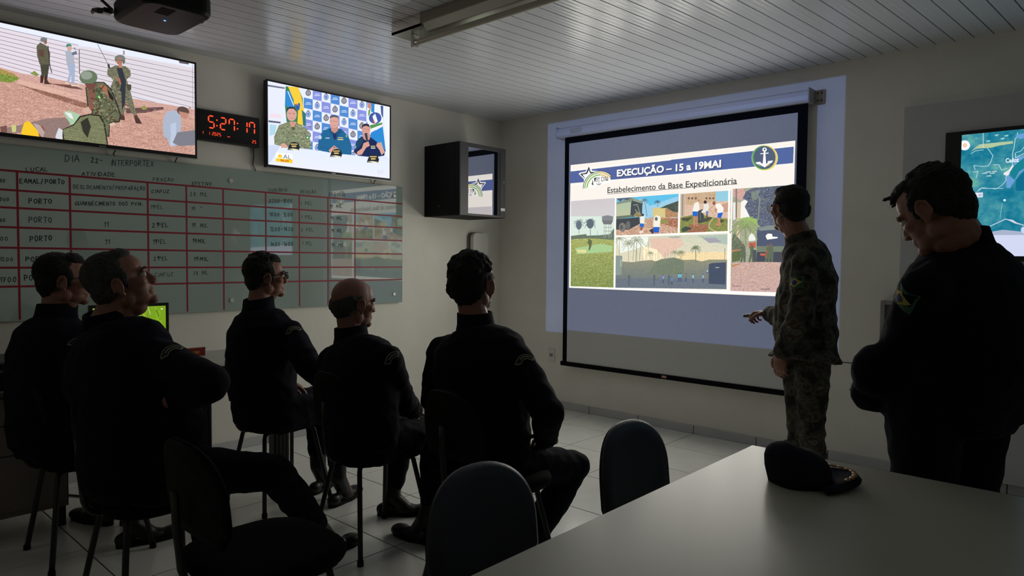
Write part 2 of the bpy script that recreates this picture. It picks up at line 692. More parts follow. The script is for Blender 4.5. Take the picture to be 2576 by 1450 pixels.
def screen_quad(name, parent, TL, TR, BR, BL, m, back=(0, 0, 0)):
    """thin lit panel; the picture is on the TL..BL face"""
    o0 = WORLD_LOC[parent.name]
    bk = Vector(back)
    f = [Vector(p) - o0 for p in (TL, TR, BR, BL)]
    r = [p + bk for p in f]
    me = bpy.data.meshes.new(name)
    me.from_pydata([tuple(p) for p in f + r], [], [(3, 2, 1, 0), (4, 5, 6, 7), (0, 1, 5, 4), (1, 2, 6, 5), (2, 3, 7, 6), (3, 0, 4, 7)])
    me.materials.append(m)
    me.materials.append(M_black)
    uv = me.uv_layers.new(name='UVMap')
    cs = [(0, 1), (1, 1), (1, 0), (0, 0)]
    for p in me.polygons:
        p.material_index = 0 if p.index == 0 else 1
        for li in p.loop_indices:
            vi = me.loops[li].vertex_index
            uv.data[li].uv = cs[vi % 4]
    me.update()
    o = bpy.data.objects.new(name, me)
    COL.objects.link(o)
    o.parent = parent
    WORLD_LOC[o.name] = o0
    return o

# ================================================================== the slide
def draw_slide():
    p = Pic(1500, 834, [(1435.8, 415.5), (2001.1, 353.8), (1991.2, 747.6), (1432.0, 724.3)], bg=(240, 234, 226))
    raw = lambda: p.view(0, 0, 1)
    blue, navy = (80, 100, 165), (60, 72, 100)
    # header band
    p.view(1420, 390, 8.05)
    p.poly([(110, 338), (2576, 62), (2576, 362), (110, 575)], (86, 102, 160))
    p.view(1700, 330, 8.31)
    p.poly([(-100, 600), (2468, 325), (2455, 670), (-100, 905)], (84, 104, 162))
    p.line([(-2300, 830), (2468, 318)], 3, (252, 250, 246)).line([(-2300, 1140), (2455, 676)], 3, (252, 250, 246))
    # rainbow star emblem
    p.view(1420, 390, 8.05)
    p.poly([(500, 205), (565, 320), (700, 322), (800, 350), (900, 400), (940, 500), (900, 560), (600, 640), (400, 640), (395, 490), (290, 385), (310, 360), (430, 335)], (246, 244, 240))
    p.poly([(498, 232), (535, 345), (650, 345), (560, 400), (470, 480), (440, 540), (420, 480), (315, 385), (440, 360)], (58, 64, 84))
    p.poly([(498, 300), (520, 370), (590, 372), (500, 425), (430, 500), (415, 465), (365, 395), (460, 385)], (244, 242, 236))
    def arcb(r0, r1, col, a0=178, a1=320):
        pts = []
        for r, rg in ((r0, range(25)), (r1, range(24, -1, -1))):
            for i in rg:
                a = math.radians(a0 + (a1 - a0) * i / 24)
                pts.append((700 + r * 1.02 * math.cos(a), 640 + r * math.sin(a) - (r * math.cos(a)) * 0.10))
        p.poly(pts, col)
    arcb(318, 306, (60, 64, 84)); arcb(306, 290, (236, 240, 226)); arcb(290, 268, (140, 180, 105), 178, 268); arcb(290, 268, (214, 178, 92), 268, 325)
    arcb(268, 246, (240, 238, 226)); arcb(246, 222, (140, 182, 110), 180, 275); arcb(246, 222, (222, 190, 120), 275, 325); arcb(222, 80, (244, 242, 236))
    p.poly([(510, 560), (560, 590), (575, 490), (590, 620)], (58, 62, 76))
    p.poly([(600, 470), (650, 455), (625, 540), (612, 545)], (58, 62, 76))
    p.poly([(845, 485), (900, 515), (840, 520)], (58, 62, 76))
    p.line([(700, 470), (700, 600)], 3, (70, 76, 92)).line([(650, 575), (672, 600), (700, 606), (728, 592), (748, 568)], 3, (70, 76, 92))
    u, v = (p.T([(640, 540)])[0] / [p.w, p.h])
    p.text('3\u00ba DN', u, v + 0.002, 0.052, (110, 114, 126), bold=0.006, w=0.062, rot=0.0)
    raw()
    # lettering
    def pt(x, y): return p.T([(x, y)])[0] / [p.w, p.h]
    u, v = pt(1552, 444)
    u2, _ = pt(1814, 420)
    p.text('EXECU\u00c7\u00c3O \u2013 15 a 19MAI', u + 0.004, v + 0.006, 0.070, (70, 78, 108), bold=0.045, w=u2 - u)
    p.text('EXECU\u00c7\u00c3O \u2013 15 a 19MAI', u, v, 0.070, (252, 250, 246), bold=0.034, w=u2 - u)
    u, v = pt(1528.5, 484.5)
    u2, v2 = pt(1854, 461.5)
    p.text('Estabelecimento da Base Expedicion\u00e1ria', u, v + 0.004, 0.062, (78, 76, 70), bold=0.010, w=u2 - u)
    p.line([(1528.5, 488.6), (1854.5, 463)], 2.4, (78, 76, 70))
    # anchor roundel
    p.view(1700, 330, 8.31)
    p.ell(1862, 560, 276, 266, (232, 220, 130)); p.ell(1840, 556, 248, 252, (110, 170, 118)); p.ell(1872, 556, 252, 250, (226, 206, 120))
    p.ell(1850, 556, 236, 246, (84, 146, 92)); p.ell(1862, 552, 226, 236, (84, 98, 124))
    p.ell(1858, 388, 46, 44, (250, 250, 248)); p.ell(1858, 384, 18, 20, (84, 98, 124))
    p.poly([(1842, 425), (1872, 425), (1890, 690), (1820, 690)], (250, 250, 248))
    p.poly([(1768, 466), (1940, 450), (1944, 470), (1770, 484)], (250, 250, 248))
    p.poly([(1668, 655), (1770, 640), (1780, 665), (1840, 690), (1890, 690), (1925, 660), (1925, 628), (2036, 614), (2010, 662), (1940, 690), (1862, 762), (1760, 700), (1700, 696)], (250, 250, 248))
    p.poly([(1735, 700), (1830, 745), (1735, 728)], (140, 190, 140)); p.poly([(1870, 752), (1950, 686), (1975, 704)], (222, 190, 110))
    # pictures
    W_ = (246, 242, 234)
    # 1: field, palms and water tower
    p.view(1430, 470, 5.37)
    p.poly([(35, 195), (630, 152), (610, 1362), (30, 1345)], (208, 200, 204), col2=(214, 226, 216), noise=3)
    p.poly([(37, 400), (625, 400), (620, 690), (36, 690)], (212, 228, 216), noise=3)
    p.poly([(36, 665), (240, 640), (250, 662), (430, 655), (560, 640), (618, 560), (618, 760), (35, 760)], (108, 122, 104), noise=10)
    p.poly([(36, 710), (300, 695), (618, 720), (610, 1362), (30, 1345)], (170, 176, 104), col2=(134, 150, 84), noise=14, ns=3)
    p.poly([(90, 830), (440, 770), (600, 800), (590, 880), (120, 910)], (172, 206, 146), noise=5)
    p.poly([(110, 850), (240, 850), (240, 895), (130, 890)], (226, 216, 148))
    p.poly([(275, 700), (320, 730), (312, 800), (290, 860), (272, 860), (280, 790), (260, 765)], (104, 112, 76), noise=10)
    p.poly([(455, 400), (530, 385), (608, 402), (600, 470), (580, 510), (478, 508), (455, 465)], (134, 138, 142)); p.poly([(455, 455), (604, 458), (580, 510), (478, 508)], (120, 122, 122))
    for x in (484, 508, 545, 575): p.line([(x, 508), (x - 2 if x < 530 else x + 4, 690)], 4, (176, 180, 172))
    for y in (550, 600, 650): p.line([(482, y), (582, y)], 3, (150, 156, 146))
    p.line([(394, 595), (394, 655)], 2, (130, 140, 140))
    p.palm(142, 480, 72, (104, 118, 128), trunk=640, n=13, seed=1, tw=3); p.palm(295, 480, 84, (98, 112, 120), trunk=680, n=13, seed=2, tw=4)
    p.ell(142, 520, 38, 60, (104, 118, 128)); p.ell(295, 500, 48, 66, (98, 112, 120))
    for i in range(160):
        x, y = p.rs.uniform(45, 600), p.rs.uniform(940, 1340)
        p.poly([(x, y), (x + 14 + y / 60, y - 3), (x + 12, y + 5)], (118, 124, 76) if i % 3 else (190, 196, 124))
    # 2: covered lorry with workers
    p.poly([(650, 158), (1490, 95), (1478, 650), (645, 662)], (100, 196, 236), noise=2)
    p.poly([(900, 200), (1010, 150), (1100, 260), (1300, 190), (1480, 130), (1480, 430), (900, 430)], (158, 208, 232), noise=4)
    p.poly([(645, 560), (900, 470), (1140, 410), (1482, 420), (1478, 650), (645, 662)], (206, 168, 142), noise=22, ns=3)
    p.poly([(1140, 290), (1320, 272), (1480, 250), (1480, 410), (1310, 418), (1140, 405)], (218, 200, 138), noise=8); p.poly([(1310, 300), (1470, 270), (1480, 410), (1310, 416)], (184, 140, 104), noise=14, ns=2)
    p.poly([(1240, 290), (1320, 250), (1490, 190), (1484, 350), (1400, 330), (1330, 290)], (80, 92, 82), noise=16, ns=2)
    p.poly([(1250, 430), (1480, 425), (1480, 560), (1250, 500)], (176, 122, 96), noise=22, ns=3); p.poly([(1240, 440), (1360, 450), (1340, 500), (1240, 490)], (150, 150, 84), noise=10)
    p.poly([(650, 215), (860, 145), (1012, 205), (1000, 250), (996, 400), (855, 410), (650, 440)], (74, 82, 84)); p.poly([(652, 235), (850, 200), (838, 385), (650, 405)], (176, 196, 168), col2=(196, 196, 162)); p.poly([(650, 215), (860, 145), (862, 200), (650, 240)], (134, 150, 132))
    p.poly([(860, 145), (1012, 205), (1005, 230), (870, 190)], (148, 160, 140)); p.poly([(645, 400), (862, 380), (866, 410), (645, 440)], (110, 124, 108))
    p.poly([(645, 440), (960, 410), (966, 500), (820, 580), (645, 580)], (70, 74, 78), noise=5); p.ell(730, 548, 48, 62, (126, 126, 120)); p.ell(718, 548, 20, 30, (92, 94, 94)); p.ell(808, 520, 30, 58, (112, 112, 110))
    p.line([(880, 250), (930, 240), (975, 380)], 4, (180, 176, 150)); p.line([(900, 310), (985, 385)], 4, (180, 176, 150)); p.poly([(870, 400), (920, 340), (980, 380), (960, 410)], (150, 140, 96), noise=16)
    p.palm(1025, 185, 55, (86, 110, 122), trunk=None, seed=4); p.line([(1030, 190), (1065, 400)], 3, (88, 110, 136)); p.palm(1205, 205, 42, (78, 98, 124), trunk=270, seed=5, tw=3)
    p.poly([(975, 400), (1030, 390), (1028, 500), (968, 495)], (232, 230, 216)); p.poly([(966, 495), (1022, 500), (1018, 548), (964, 545)], (48, 112, 204)); p.poly([(975, 548), (1010, 550), (985, 600), (970, 620)], (160, 96, 76)); p.ell(1005, 382, 16, 18, (80, 60, 56)); p.poly([(970, 590), (1010, 600), (1005, 630), (955, 625)], (230, 218, 200))
    p.poly([(1155, 420), (1185, 385), (1240, 400), (1248, 440), (1232, 545), (1150, 545)], (236, 232, 218)); p.ell(1188, 435, 20, 26, (110, 120, 112)); p.poly([(1150, 545), (1230, 545), (1224, 620), (1152, 620)], (42, 100, 206)); p.poly([(1160, 620), (1216, 620), (1220, 648), (1150, 650)], (206, 150, 126)); p.poly([(1090, 590), (1150, 560), (1150, 640), (1130, 630)], (70, 66, 70))
    p.poly([(650, 160), (860, 145), (800, 180), (740, 170), (700, 200)], (90, 96, 116))
    # 3: three workers with a hose
    p.view(1700, 470, 5.177)
    p.poly([(62, 95), (722, 50), (708, 598), (55, 608)], (222, 190, 168), noise=8, ns=2)
    p.poly([(520, 62), (722, 50), (718, 185), (524, 190)], (152, 206, 226)); p.poly([(130, 95), (520, 62), (520, 190), (300, 230), (130, 240)], (206, 176, 142), noise=12, ns=2)
    for x in (160, 205, 250, 390, 435, 480): p.rect(x, 138, x + 24, 164, (120, 92, 84))
    p.poly([(66, 100), (126, 95), (112, 385), (66, 385)], (196, 178, 160), noise=8); p.line([(92, 100), (86, 385)], 4, (120, 110, 100))
    p.poly([(62, 400), (300, 350), (480, 400), (712, 420), (708, 598), (55, 608)], (136, 142, 78), noise=16, ns=2); p.poly([(80, 410), (220, 395), (160, 450), (80, 440)], (84, 84, 66)); p.poly([(280, 440), (420, 400), (490, 400), (420, 450), (300, 480)], (84, 84, 70))
    p.poly([(180, 490), (420, 490), (410, 598), (150, 604)], (160, 112, 84), noise=16, ns=2); p.poly([(80, 545), (130, 515), (220, 540), (130, 585), (80, 590)], (70, 84, 74))
    p.poly([(575, 420), (640, 440), (600, 470), (570, 455)], (80, 86, 60)); p.poly([(540, 250), (700, 200), (716, 330), (620, 330)], (206, 160, 140), noise=8)
    p.poly([(288, 320), (350, 290), (370, 400), (330, 470), (296, 450)], (70, 76, 84)); p.line([(318, 330), (324, 440)], 3, (140, 140, 130))
    p.poly([(245, 215), (300, 190), (312, 290), (290, 325), (218, 322)], (236, 232, 222)); p.poly([(218, 322), (288, 324), (282, 384), (224, 384)], (42, 108, 208)); p.poly([(230, 384), (258, 384), (252, 510), (232, 510)], (200, 140, 116)); p.poly([(262, 384), (282, 384), (290, 500), (310, 512), (270, 518)], (196, 132, 108)); p.ell(298, 180, 12, 18, (190, 140, 116))
    p.poly([(362, 225), (425, 220), (436, 275), (420, 320), (350, 345), (330, 330), (365, 290)], (226, 224, 214)); p.ell(385, 200, 20, 22, (70, 56, 56)); p.poly([(395, 320), (426, 315), (420, 370), (398, 365)], (110, 130, 184)); p.poly([(400, 365), (416, 365), (412, 404), (400, 404)], (90, 70, 66))
    p.poly([(520, 225), (580, 215), (626, 280), (618, 335), (550, 345), (520, 260)], (238, 234, 224)); p.poly([(550, 345), (618, 335), (588, 412), (545, 400)], (40, 104, 208)); p.poly([(545, 405), (582, 412), (580, 470), (598, 490), (560, 514), (515, 505), (550, 470)], (200, 140, 112)); p.ell(500, 215, 20, 26, (150, 100, 86)); p.poly([(515, 265), (545, 300), (520, 345), (505, 320)], (206, 150, 124)); p.line([(430, 300), (490, 255)], 4, (206, 150, 124))
    p.line([(490, 405), (440, 480), (432, 530), (470, 560), (560, 598)], 6, (206, 190, 150)); p.line([(440, 300), (500, 360), (480, 420)], 3, (190, 160, 130))
    # 4: dusk with palms
    p.view(1430, 470, 5.37)
    p.poly([(645, 685), (2160, 632), (2150, 1385), (636, 1365)], (208, 210, 188), col2=(244, 220, 184), noise=5, ns=2)
    for pts, c in (([(650, 690), (1100, 675), (1050, 800), (700, 900)], (232, 236, 226)), ([(1100, 700), (1500, 690), (1560, 780), (1300, 960), (1150, 940)], (230, 196, 176)), ([(1340, 676), (1520, 668), (1500, 690), (1400, 695)], (170, 180, 174)), ([(1000, 800), (1200, 850), (1300, 980), (1020, 1040)], (250, 232, 196))):
        p.poly(pts, c, noise=5, ns=2)
    p.view(1700, 470, 5.177)
    p.poly([(280, 640), (700, 625), (700, 760), (560, 740), (420, 700)], (178, 196, 182), noise=4, ns=2); p.poly([(350, 670), (520, 665), (600, 720), (440, 735)], (170, 166, 176), noise=4, ns=2)
    p.poly([(0, 860), (695, 850), (695, 980), (0, 990)], (240, 216, 168), noise=9, ns=2)
    p.view(1430, 470, 5.37)
    p.poly([(640, 1030), (740, 1010), (860, 1020), (1010, 1000), (1120, 990), (1180, 1010), (1260, 975), (1420, 955), (1560, 990), (1700, 985), (1800, 1010), (1900, 985), (2155, 985), (2150, 1385), (636, 1365)], (150, 150, 124), col2=(104, 116, 128), noise=6, ns=2)
    p.poly([(1180, 1010), (1420, 960), (1560, 1000), (1560, 1180), (1080, 1180)], (120, 132, 112), noise=7, ns=2)
    p.poly([(640, 1060), (730, 1060), (722, 1200), (640, 1210)], (112, 124, 128)); p.poly([(640, 1240), (2150, 1250), (2150, 1385), (636, 1365)], (110, 120, 132), noise=6, ns=2)
    p.poly([(640, 930), (730, 935), (720, 1190), (640, 1200)], (142, 156, 150)); p.rect(690, 985, 722, 1080, (160, 178, 160))
    for (x, y, r, tr, sd) in ((690, 700, 90, 1180, 7), (810, 770, 90, 1010, 8), (920, 730, 120, 1020, 9), (1110, 900, 50, 980, 10), (1440, 890, 55, 960, 11), (1530, 890, 52, 970, 12)):
        p.palm(x, y, r, (146, 152, 124), trunk=tr, seed=sd, tw=3)
    for (x, tr) in ((870, 1000), (905, 1080), (960, 1000)): p.line([(x + 20, 760), (x, tr)], 3, (140, 146, 122))
    p.line([(1085, 676), (1080, 900)], 2, (150, 156, 130))
    for i in range(14):
        a = 1010 + i * 28
        p.line([(a, 1060 - abs(7 - i) * 4), (a + 12 * math.sin(i * 2.1), 900 + 60 * math.cos(i * 1.3))], 1.6, (150, 148, 122))
    p.view(1700, 470, 5.177)
    p.palm(260, 800, 66, (112, 124, 98), trunk=985, seed=13, n=13, tw=4); p.palm(60, 860, 46, (140, 146, 116), trunk=950, seed=14, tw=3)
    p.line([(640, 800), (638, 980)], 3, (130, 136, 120))
    p.poly([(432, 1010), (470, 995), (655, 985), (648, 1275), (430, 1265)], (74, 84, 104), noise=4); p.rect(516, 1048, 568, 1060, (170, 176, 166)); p.rect(394, 1070, 430, 1130, (104, 112, 126)); p.rect(400, 1080, 424, 1112, (170, 184, 190))
    for (x, y, c) in ((30, 1140, (120, 190, 226)), (55, 1140, (100, 196, 214)), (125, 1140, (124, 130, 118)), (215, 1150, (150, 200, 214)), (345, 1150, (150, 180, 200)), (-172, 1160, (130, 160, 226)), (-60, 1185, (96, 140, 200))):
        p.poly([(x, y), (x + 24, y), (x + 20, y + 45), (x + 2, y + 45)], c); p.poly([(x + 2, y + 45), (x + 20, y + 45), (x + 18, y + 100), (x, y + 95)], (84, 96, 126)); p.ell(x + 10, y - 8, 7, 9, (90, 92, 96))
    for x in (-620, -290, -100): p.poly([(x, 1150), (x + 26, 1150), (x + 20, 1290), (x, 1290)], (96, 106, 112))
    # 5: lorry behind a palm
    p.poly([(745, 30), (1346, -12), (1480, -20), (1480, 1400), (712, 1378)], (168, 170, 148), noise=14, ns=2)
    p.poly([(748, 30), (890, 22), (910, 90), (860, 190), (748, 120)], (214, 170, 160), noise=10, ns=2)
    p.poly([(860, 190), (960, 140), (960, 400), (840, 420), (800, 300)], (238, 234, 230)); p.poly([(745, 210), (782, 200), (782, 420), (745, 440)], (226, 226, 222)); p.poly([(800, 210), (850, 200), (830, 800), (790, 820)], (218, 196, 168))
    p.poly([(920, 60), (1000, 20), (1346, -10), (1480, -20), (1480, 540), (1100, 520), (960, 380), (900, 260), (940, 190), (870, 150)], (98, 106, 124), noise=16, ns=3); p.poly([(980, 70), (1100, 40), (1060, 160), (1000, 190)], (128, 140, 132), noise=10, ns=2)
    p.line([(1095, 140), (1075, 430)], 8, (136, 142, 132)); p.line([(1080, 160), (1200, 155)], 2, (150, 150, 140)); p.line([(1085, 175), (1210, 172)], 2, (150, 150, 140)); p.line([(790, 30), (788, 400)], 7, (120, 116, 108))
    p.poly([(1060, 540), (1200, 500), (1480, 500), (1480, 780), (1055, 780)], (84, 92, 114)); p.poly([(1070, 545), (1190, 505), (1480, 500), (1480, 545), (1100, 575)], (136, 146, 142)); p.poly([(1055, 775), (1480, 775), (1480, 850), (1055, 850)], (120, 132, 112)); p.poly([(1055, 850), (1480, 850), (1480, 985), (1055, 985)], (74, 78, 90))
    p.poly([(1170, 640), (1200, 610), (1255, 615), (1262, 650), (1330, 655), (1325, 672), (1190, 690), (1180, 665)], (244, 242, 234))
    p.poly([(950, 620), (1040, 590), (1040, 700), (950, 710)], (232, 232, 226)); p.poly([(732, 680), (760, 600), (860, 720), (890, 900), (735, 985)], (108, 118, 96), noise=12, ns=2)
    p.palm(905, 520, 185, (142, 156, 108), trunk=760, seed=21, n=15, tw=9); p.palm(930, 470, 150, (156, 184, 110), seed=22, n=11); p.line([(905, 700), (1000, 580), (1040, 520)], 5, (160, 180, 120)); p.poly([(770, 430), (930, 396), (1060, 420), (1070, 520), (1000, 450), (860, 430)], (160, 190, 108))
    p.poly([(735, 830), (850, 815), (840, 960), (735, 985)], (100, 112, 76), noise=16); p.poly([(735, 825), (850, 815), (850, 830), (735, 850)], (196, 130, 96))
    p.poly([(955, 725), (1045, 725), (1045, 795), (950, 795)], (200, 104, 78))
    for (x, y, h) in ((880, 770, 250), (990, 770, 235), (1200, 780, 230), (1240, 770, 240)):
        p.poly([(x - 24, y + 10), (x + 26, y), (x + 34, y + h * .45), (x + 26, y + h), (x + 4, y + h), (x, y + h * .6), (x - 22, y + h), (x - 46, y + h - 10), (x - 18, y + h * .4)], (100, 112, 92), noise=8); p.ell(x, y - 12, 15, 17, (130, 104, 92))
    p.poly([(1180, 825), (1195, 830), (1170, 930), (1160, 920)], (196, 96, 70)); p.poly([(1100, 870), (1165, 870), (1160, 900), (1100, 895)], (206, 110, 80)); p.poly([(1000, 830), (1050, 820), (1055, 985), (1010, 985)], (84, 90, 92))
    p.poly([(735, 990), (850, 985), (1100, 980), (1480, 985), (1480, 1400), (712, 1378)], (206, 172, 160), col2=(204, 170, 164), noise=12, ns=2); p.poly([(728, 1050), (840, 1010), (840, 1000), (735, 1020)], (196, 136, 90))
    for i in range(90):
        x, y = p.rs.uniform(740, 1250), p.rs.uniform(1030, 1370)
        p.poly([(x, y), (x + 26, y - 3), (x + 22, y + 5)], (190, 140, 122) if i % 2 else (214, 200, 172))
    p.poly([(1100, 1330), (1230, 1325), (1230, 1345), (1120, 1345)], (150, 130, 130)); p.poly([(735, 1285), (860, 1292), (850, 1302), (735, 1298)], (160, 130, 126))
    # white rules between the pictures
    p.view(1430, 470, 5.37)
    p.line([(640, 150), (620, 1365)], 12, W_); p.line([(1500, 90), (1488, 652)], 10, W_); p.line([(640, 672), (2166, 612)], 12, W_)
    p.line([(2175, 40), (2150, 1390)], 12, W_); p.line([(10, 1362), (3000, 1450)], 14, (250, 248, 240)); p.line([(24, 120), (18, 1370)], 12, (250, 248, 242))
    raw()
    return p


# ================================================================== left television: drill outdoors
def draw_drill():
    p = Pic(1100, 620, [(-32.4, 49.6), (488.7, 161.2), (490.9, 390.2), (-26.5, 329.2)], bg=(216, 212, 224))
    p.view(0, 0, 3.453)
    p.poly([(-200, 100), (0, 240), (1700, 560), (1700, 980), (1100, 900), (0, 640), (-200, 600)], (224, 218, 228), noise=3)
    p.poly([(-150, 130), (1700, 500), (1700, 590), (1100, 480), (850, 420), (680, 395), (430, 330), (0, 250), (-150, 230)], (226, 232, 248))
    p.poly([(0, 232), (340, 330), (560, 370), (680, 395), (690, 700), (0, 590), (-200, 560), (-200, 280)], (226, 216, 226))
    p.poly([(690, 420), (1240, 510), (1680, 600), (1680, 930), (690, 700)], (222, 214, 222))
    for i in range(11):
        y = 240 + i * 35
        p.line([(-120, y + 22), (0, y), (680, y + 152 + i * 4)], 2.4, (120, 110, 130))
    for i in range(10):
        y = 425 + i * 36
        p.line([(690, y), (1690, y + 205 + i * 8)], 2.4, (116, 106, 124))
    p.line([(688, 430), (690, 640)], 4, (90, 80, 80)); p.line([(1672, 560), (1676, 930)], 2, (120, 116, 130))
    p.rect(1068, 440, 1084, 475, (170, 150, 150)); p.poly([(1550, 520), (1640, 535), (1640, 560), (1560, 548)], (96, 90, 100))
    # ground
    p.poly([(-200, 590), (0, 585), (200, 640), (500, 690), (760, 740), (1000, 830), (1700, 950), (1720, 1400), (-200, 1230)], (212, 168, 156), noise=9, ns=3)
    p.poly([(0, 700), (150, 700), (520, 790), (760, 870), (1000, 960), (1280, 960), (1700, 1040), (1700, 1380), (-200, 1220), (-200, 720)], (206, 160, 146), noise=12, ns=3)
    p.poly([(160, 690), (520, 780), (740, 850), (730, 880), (500, 820), (150, 725)], (226, 182, 166), noise=5)
    p.poly([(150, 730), (500, 825), (760, 900), (900, 960), (700, 930), (400, 830)], (150, 106, 92), noise=18, ns=2)
    p.poly([(1250, 960), (1420, 1000), (1700, 1050), (1690, 1090), (1380, 1040), (1220, 990)], (214, 168, 150)); p.poly([(1080, 940), (1420, 930), (1420, 950), (1260, 980), (1100, 985)], (104, 76, 76), noise=14)
    for i in range(260):
        y = p.rs.uniform(760, 1360); x = p.rs.uniform(-120, 1690)
        if y < 720 + 0.16 * x: continue
        q = 10 + (y - 700) / 22
        c = (170, 118, 104) if i % 3 else (232, 200, 186)
        p.line([(x, y), (x + q, y - q * .3), (x + q * 2, y + q * .2)], 1.6, c)
        if i % 2: p.line([(x + q, y - q * .3), (x + q * .8, y - q)], 1.4, c)
    p.poly([(-100, 600), (0, 595), (120, 640), (170, 680), (100, 720), (0, 710), (-100, 715)], (170, 150, 84), noise=20, ns=2); p.poly([(-60, 650), (0, 640), (130, 668), (170, 684), (100, 716), (0, 705), (-60, 700)], (126, 150, 66), noise=24, ns=2)
    p.poly([(262, 640), (300, 615), (340, 650), (320, 662)], (140, 150, 80), noise=20); p.poly([(1220, 930), (1260, 915), (1280, 950), (1240, 955)], (150, 156, 86), noise=20); p.poly([(430, 725), (640, 740), (730, 780), (600, 765)], (120, 80, 74), noise=10)
    CA, CB, SK = (98, 96, 76), (72, 72, 58), (190, 130, 110)
    # far soldier
    p.poly([(318, 400), (350, 368), (410, 400), (436, 460), (430, 560), (345, 560), (322, 480)], CA, noise=12); p.poly([(335, 430), (380, 430), (386, 495), (340, 490)], (100, 72, 64)); p.ell(380, 345, 30, 22, (122, 130, 134)); p.poly([(384, 350), (408, 352), (404, 384), (384, 380)], (150, 100, 84))
    p.poly([(350, 560), (430, 560), (420, 620), (410, 690), (430, 730), (385, 728), (388, 640), (372, 720), (350, 720), (360, 640)], CB, noise=8); p.poly([(352, 655), (378, 660), (372, 722), (350, 718)], (76, 46, 44)); p.poly([(385, 655), (408, 660), (405, 705), (452, 732), (385, 730)], (76, 48, 46)); p.line([(418, 400), (432, 560), (450, 632)], 4, (52, 50, 56))
    # man with phone
    p.ell(598, 396, 24, 16, (70, 140, 122)); p.ell(604, 420, 20, 22, (210, 170, 156)); p.poly([(568, 450), (600, 432), (640, 470), (650, 560), (580, 565)], (176, 182, 196)); p.poly([(620, 460), (665, 440), (640, 420), (650, 410), (672, 470), (630, 480)], (110, 120, 140)); p.poly([(640, 490), (690, 520), (684, 528), (640, 515)], (196, 190, 200)); p.poly([(584, 565), (652, 560), (650, 650), (645, 730), (620, 728), (620, 650), (600, 715), (580, 708), (604, 640)], (168, 182, 210)); p.poly([(566, 712), (600, 722), (596, 732), (566, 722)], (226, 210, 190)); p.poly([(618, 735), (690, 742), (688, 752), (620, 748)], (226, 212, 190))
    # soldier with rifle facing
    p.line([(848, 385), (940, 560)], 2.4, (70, 70, 76)); p.poly([(932, 560), (950, 555), (960, 600), (945, 605)], (60, 62, 64))
    p.poly([(935, 600), (1000, 570), (1090, 575), (1132, 610), (1136, 660), (1100, 690), (1130, 780), (1160, 900), (1190, 1000), (1150, 990), (1095, 870), (1075, 1000), (1035, 990), (1010, 860), (960, 760), (985, 690), (930, 650)], (116, 116, 94), noise=18, ns=2)
    p.ell(1042, 510, 46, 34, (118, 128, 124)); p.ell(1038, 530, 28, 32, (180, 122, 102)); p.poly([(1000, 515), (1086, 520), (1086, 545), (1070, 560), (1064, 530), (1010, 522), (1004, 545)], (104, 112, 108)); p.poly([(1030, 560), (1060, 555), (1062, 590), (1034, 590)], (190, 130, 112))
    p.poly([(1015, 590), (1060, 590), (1094, 700), (1085, 900), (1060, 960), (1055, 800), (1040, 790), (1050, 740)], (62, 64, 74)); p.poly([(1015, 680), (1040, 675), (1055, 730), (1040, 730)], (180, 110, 92)); p.poly([(1010, 700), (1040, 700), (1040, 760), (1012, 760)], (84, 84, 68)); p.poly([(1095, 730), (1140, 735), (1140, 780), (1110, 790)], (78, 78, 64))
    p.poly([(1040, 990), (1080, 1000), (1085, 1045), (1040, 1040)], (86, 56, 52)); p.poly([(1160, 1000), (1190, 1000), (1235, 1075), (1180, 1072)], (84, 56, 50))
    # paving joints in perspective
    for i in range(14):
        y0 = 760 + i * 46 + i * i * 1.5
        pts = []
        for k in range(24):
            x = -120 + k * 78
            y = y0 + (x * .13) + (9 if k % 2 else -9) * (1 + i * .12)
            if y > 735 + .145 * x: pts.append((x, y))
        if len(pts) > 1: p.line(pts, 1.5, (168, 122, 108))
        for k in range(0, len(pts) - 1, 2):
            p.line([pts[k], (pts[k][0] + 16, pts[k][1] + 34 + i * 3)], 1.5, (172, 124, 110))
    # kneeling soldier
    p.poly([(742, 758), (830, 710), (905, 712), (972, 775), (1012, 875), (1052, 1000), (1040, 1062), (955, 1072), (950, 1192), (890, 1172), (870, 1060), (790, 1005), (800, 965), (760, 925), (750, 840)], (58, 54, 44))
    p.poly([(750, 760), (830, 720), (900, 720), (960, 780), (1000, 880), (1040, 1000), (1030, 1050), (950, 1060), (940, 1180), (900, 1160), (880, 1050), (800, 1000), (810, 960), (770, 920), (760, 840)], (104, 108, 82), noise=20, ns=2)
    p.poly([(755, 780), (830, 770), (830, 860), (810, 940), (780, 920)], (132, 92, 78), noise=10); p.poly([(850, 735), (920, 745), (985, 860), (960, 870), (900, 790)], (170, 110, 84)); p.poly([(930, 770), (985, 840), (985, 880), (950, 850)], (40, 38, 40)); p.ell(768, 672, 78, 62, (104, 122, 96)); p.ell(752, 655, 50, 36, (150, 160, 146)); p.poly([(736, 725), (840, 725), (820, 770), (780, 785), (745, 745)], (120, 76, 68)); p.ell(866, 842, 28, 22, (52, 130, 84)); p.poly([(850, 842), (866, 828), (884, 842), (866, 856)], (220, 220, 130)); p.poly([(720, 945), (770, 925), (790, 960), (740, 985), (720, 970)], (214, 176, 158)); p.poly([(780, 905), (810, 930), (790, 960), (770, 930)], (150, 90, 76))
    for q in ([(840, 770), (880, 850), (860, 960), (815, 1000)], [(900, 860), (960, 900), (1020, 980)], [(880, 1050), (1000, 960)], [(905, 740), (860, 800)]): p.line(q, 4, (60, 58, 44))
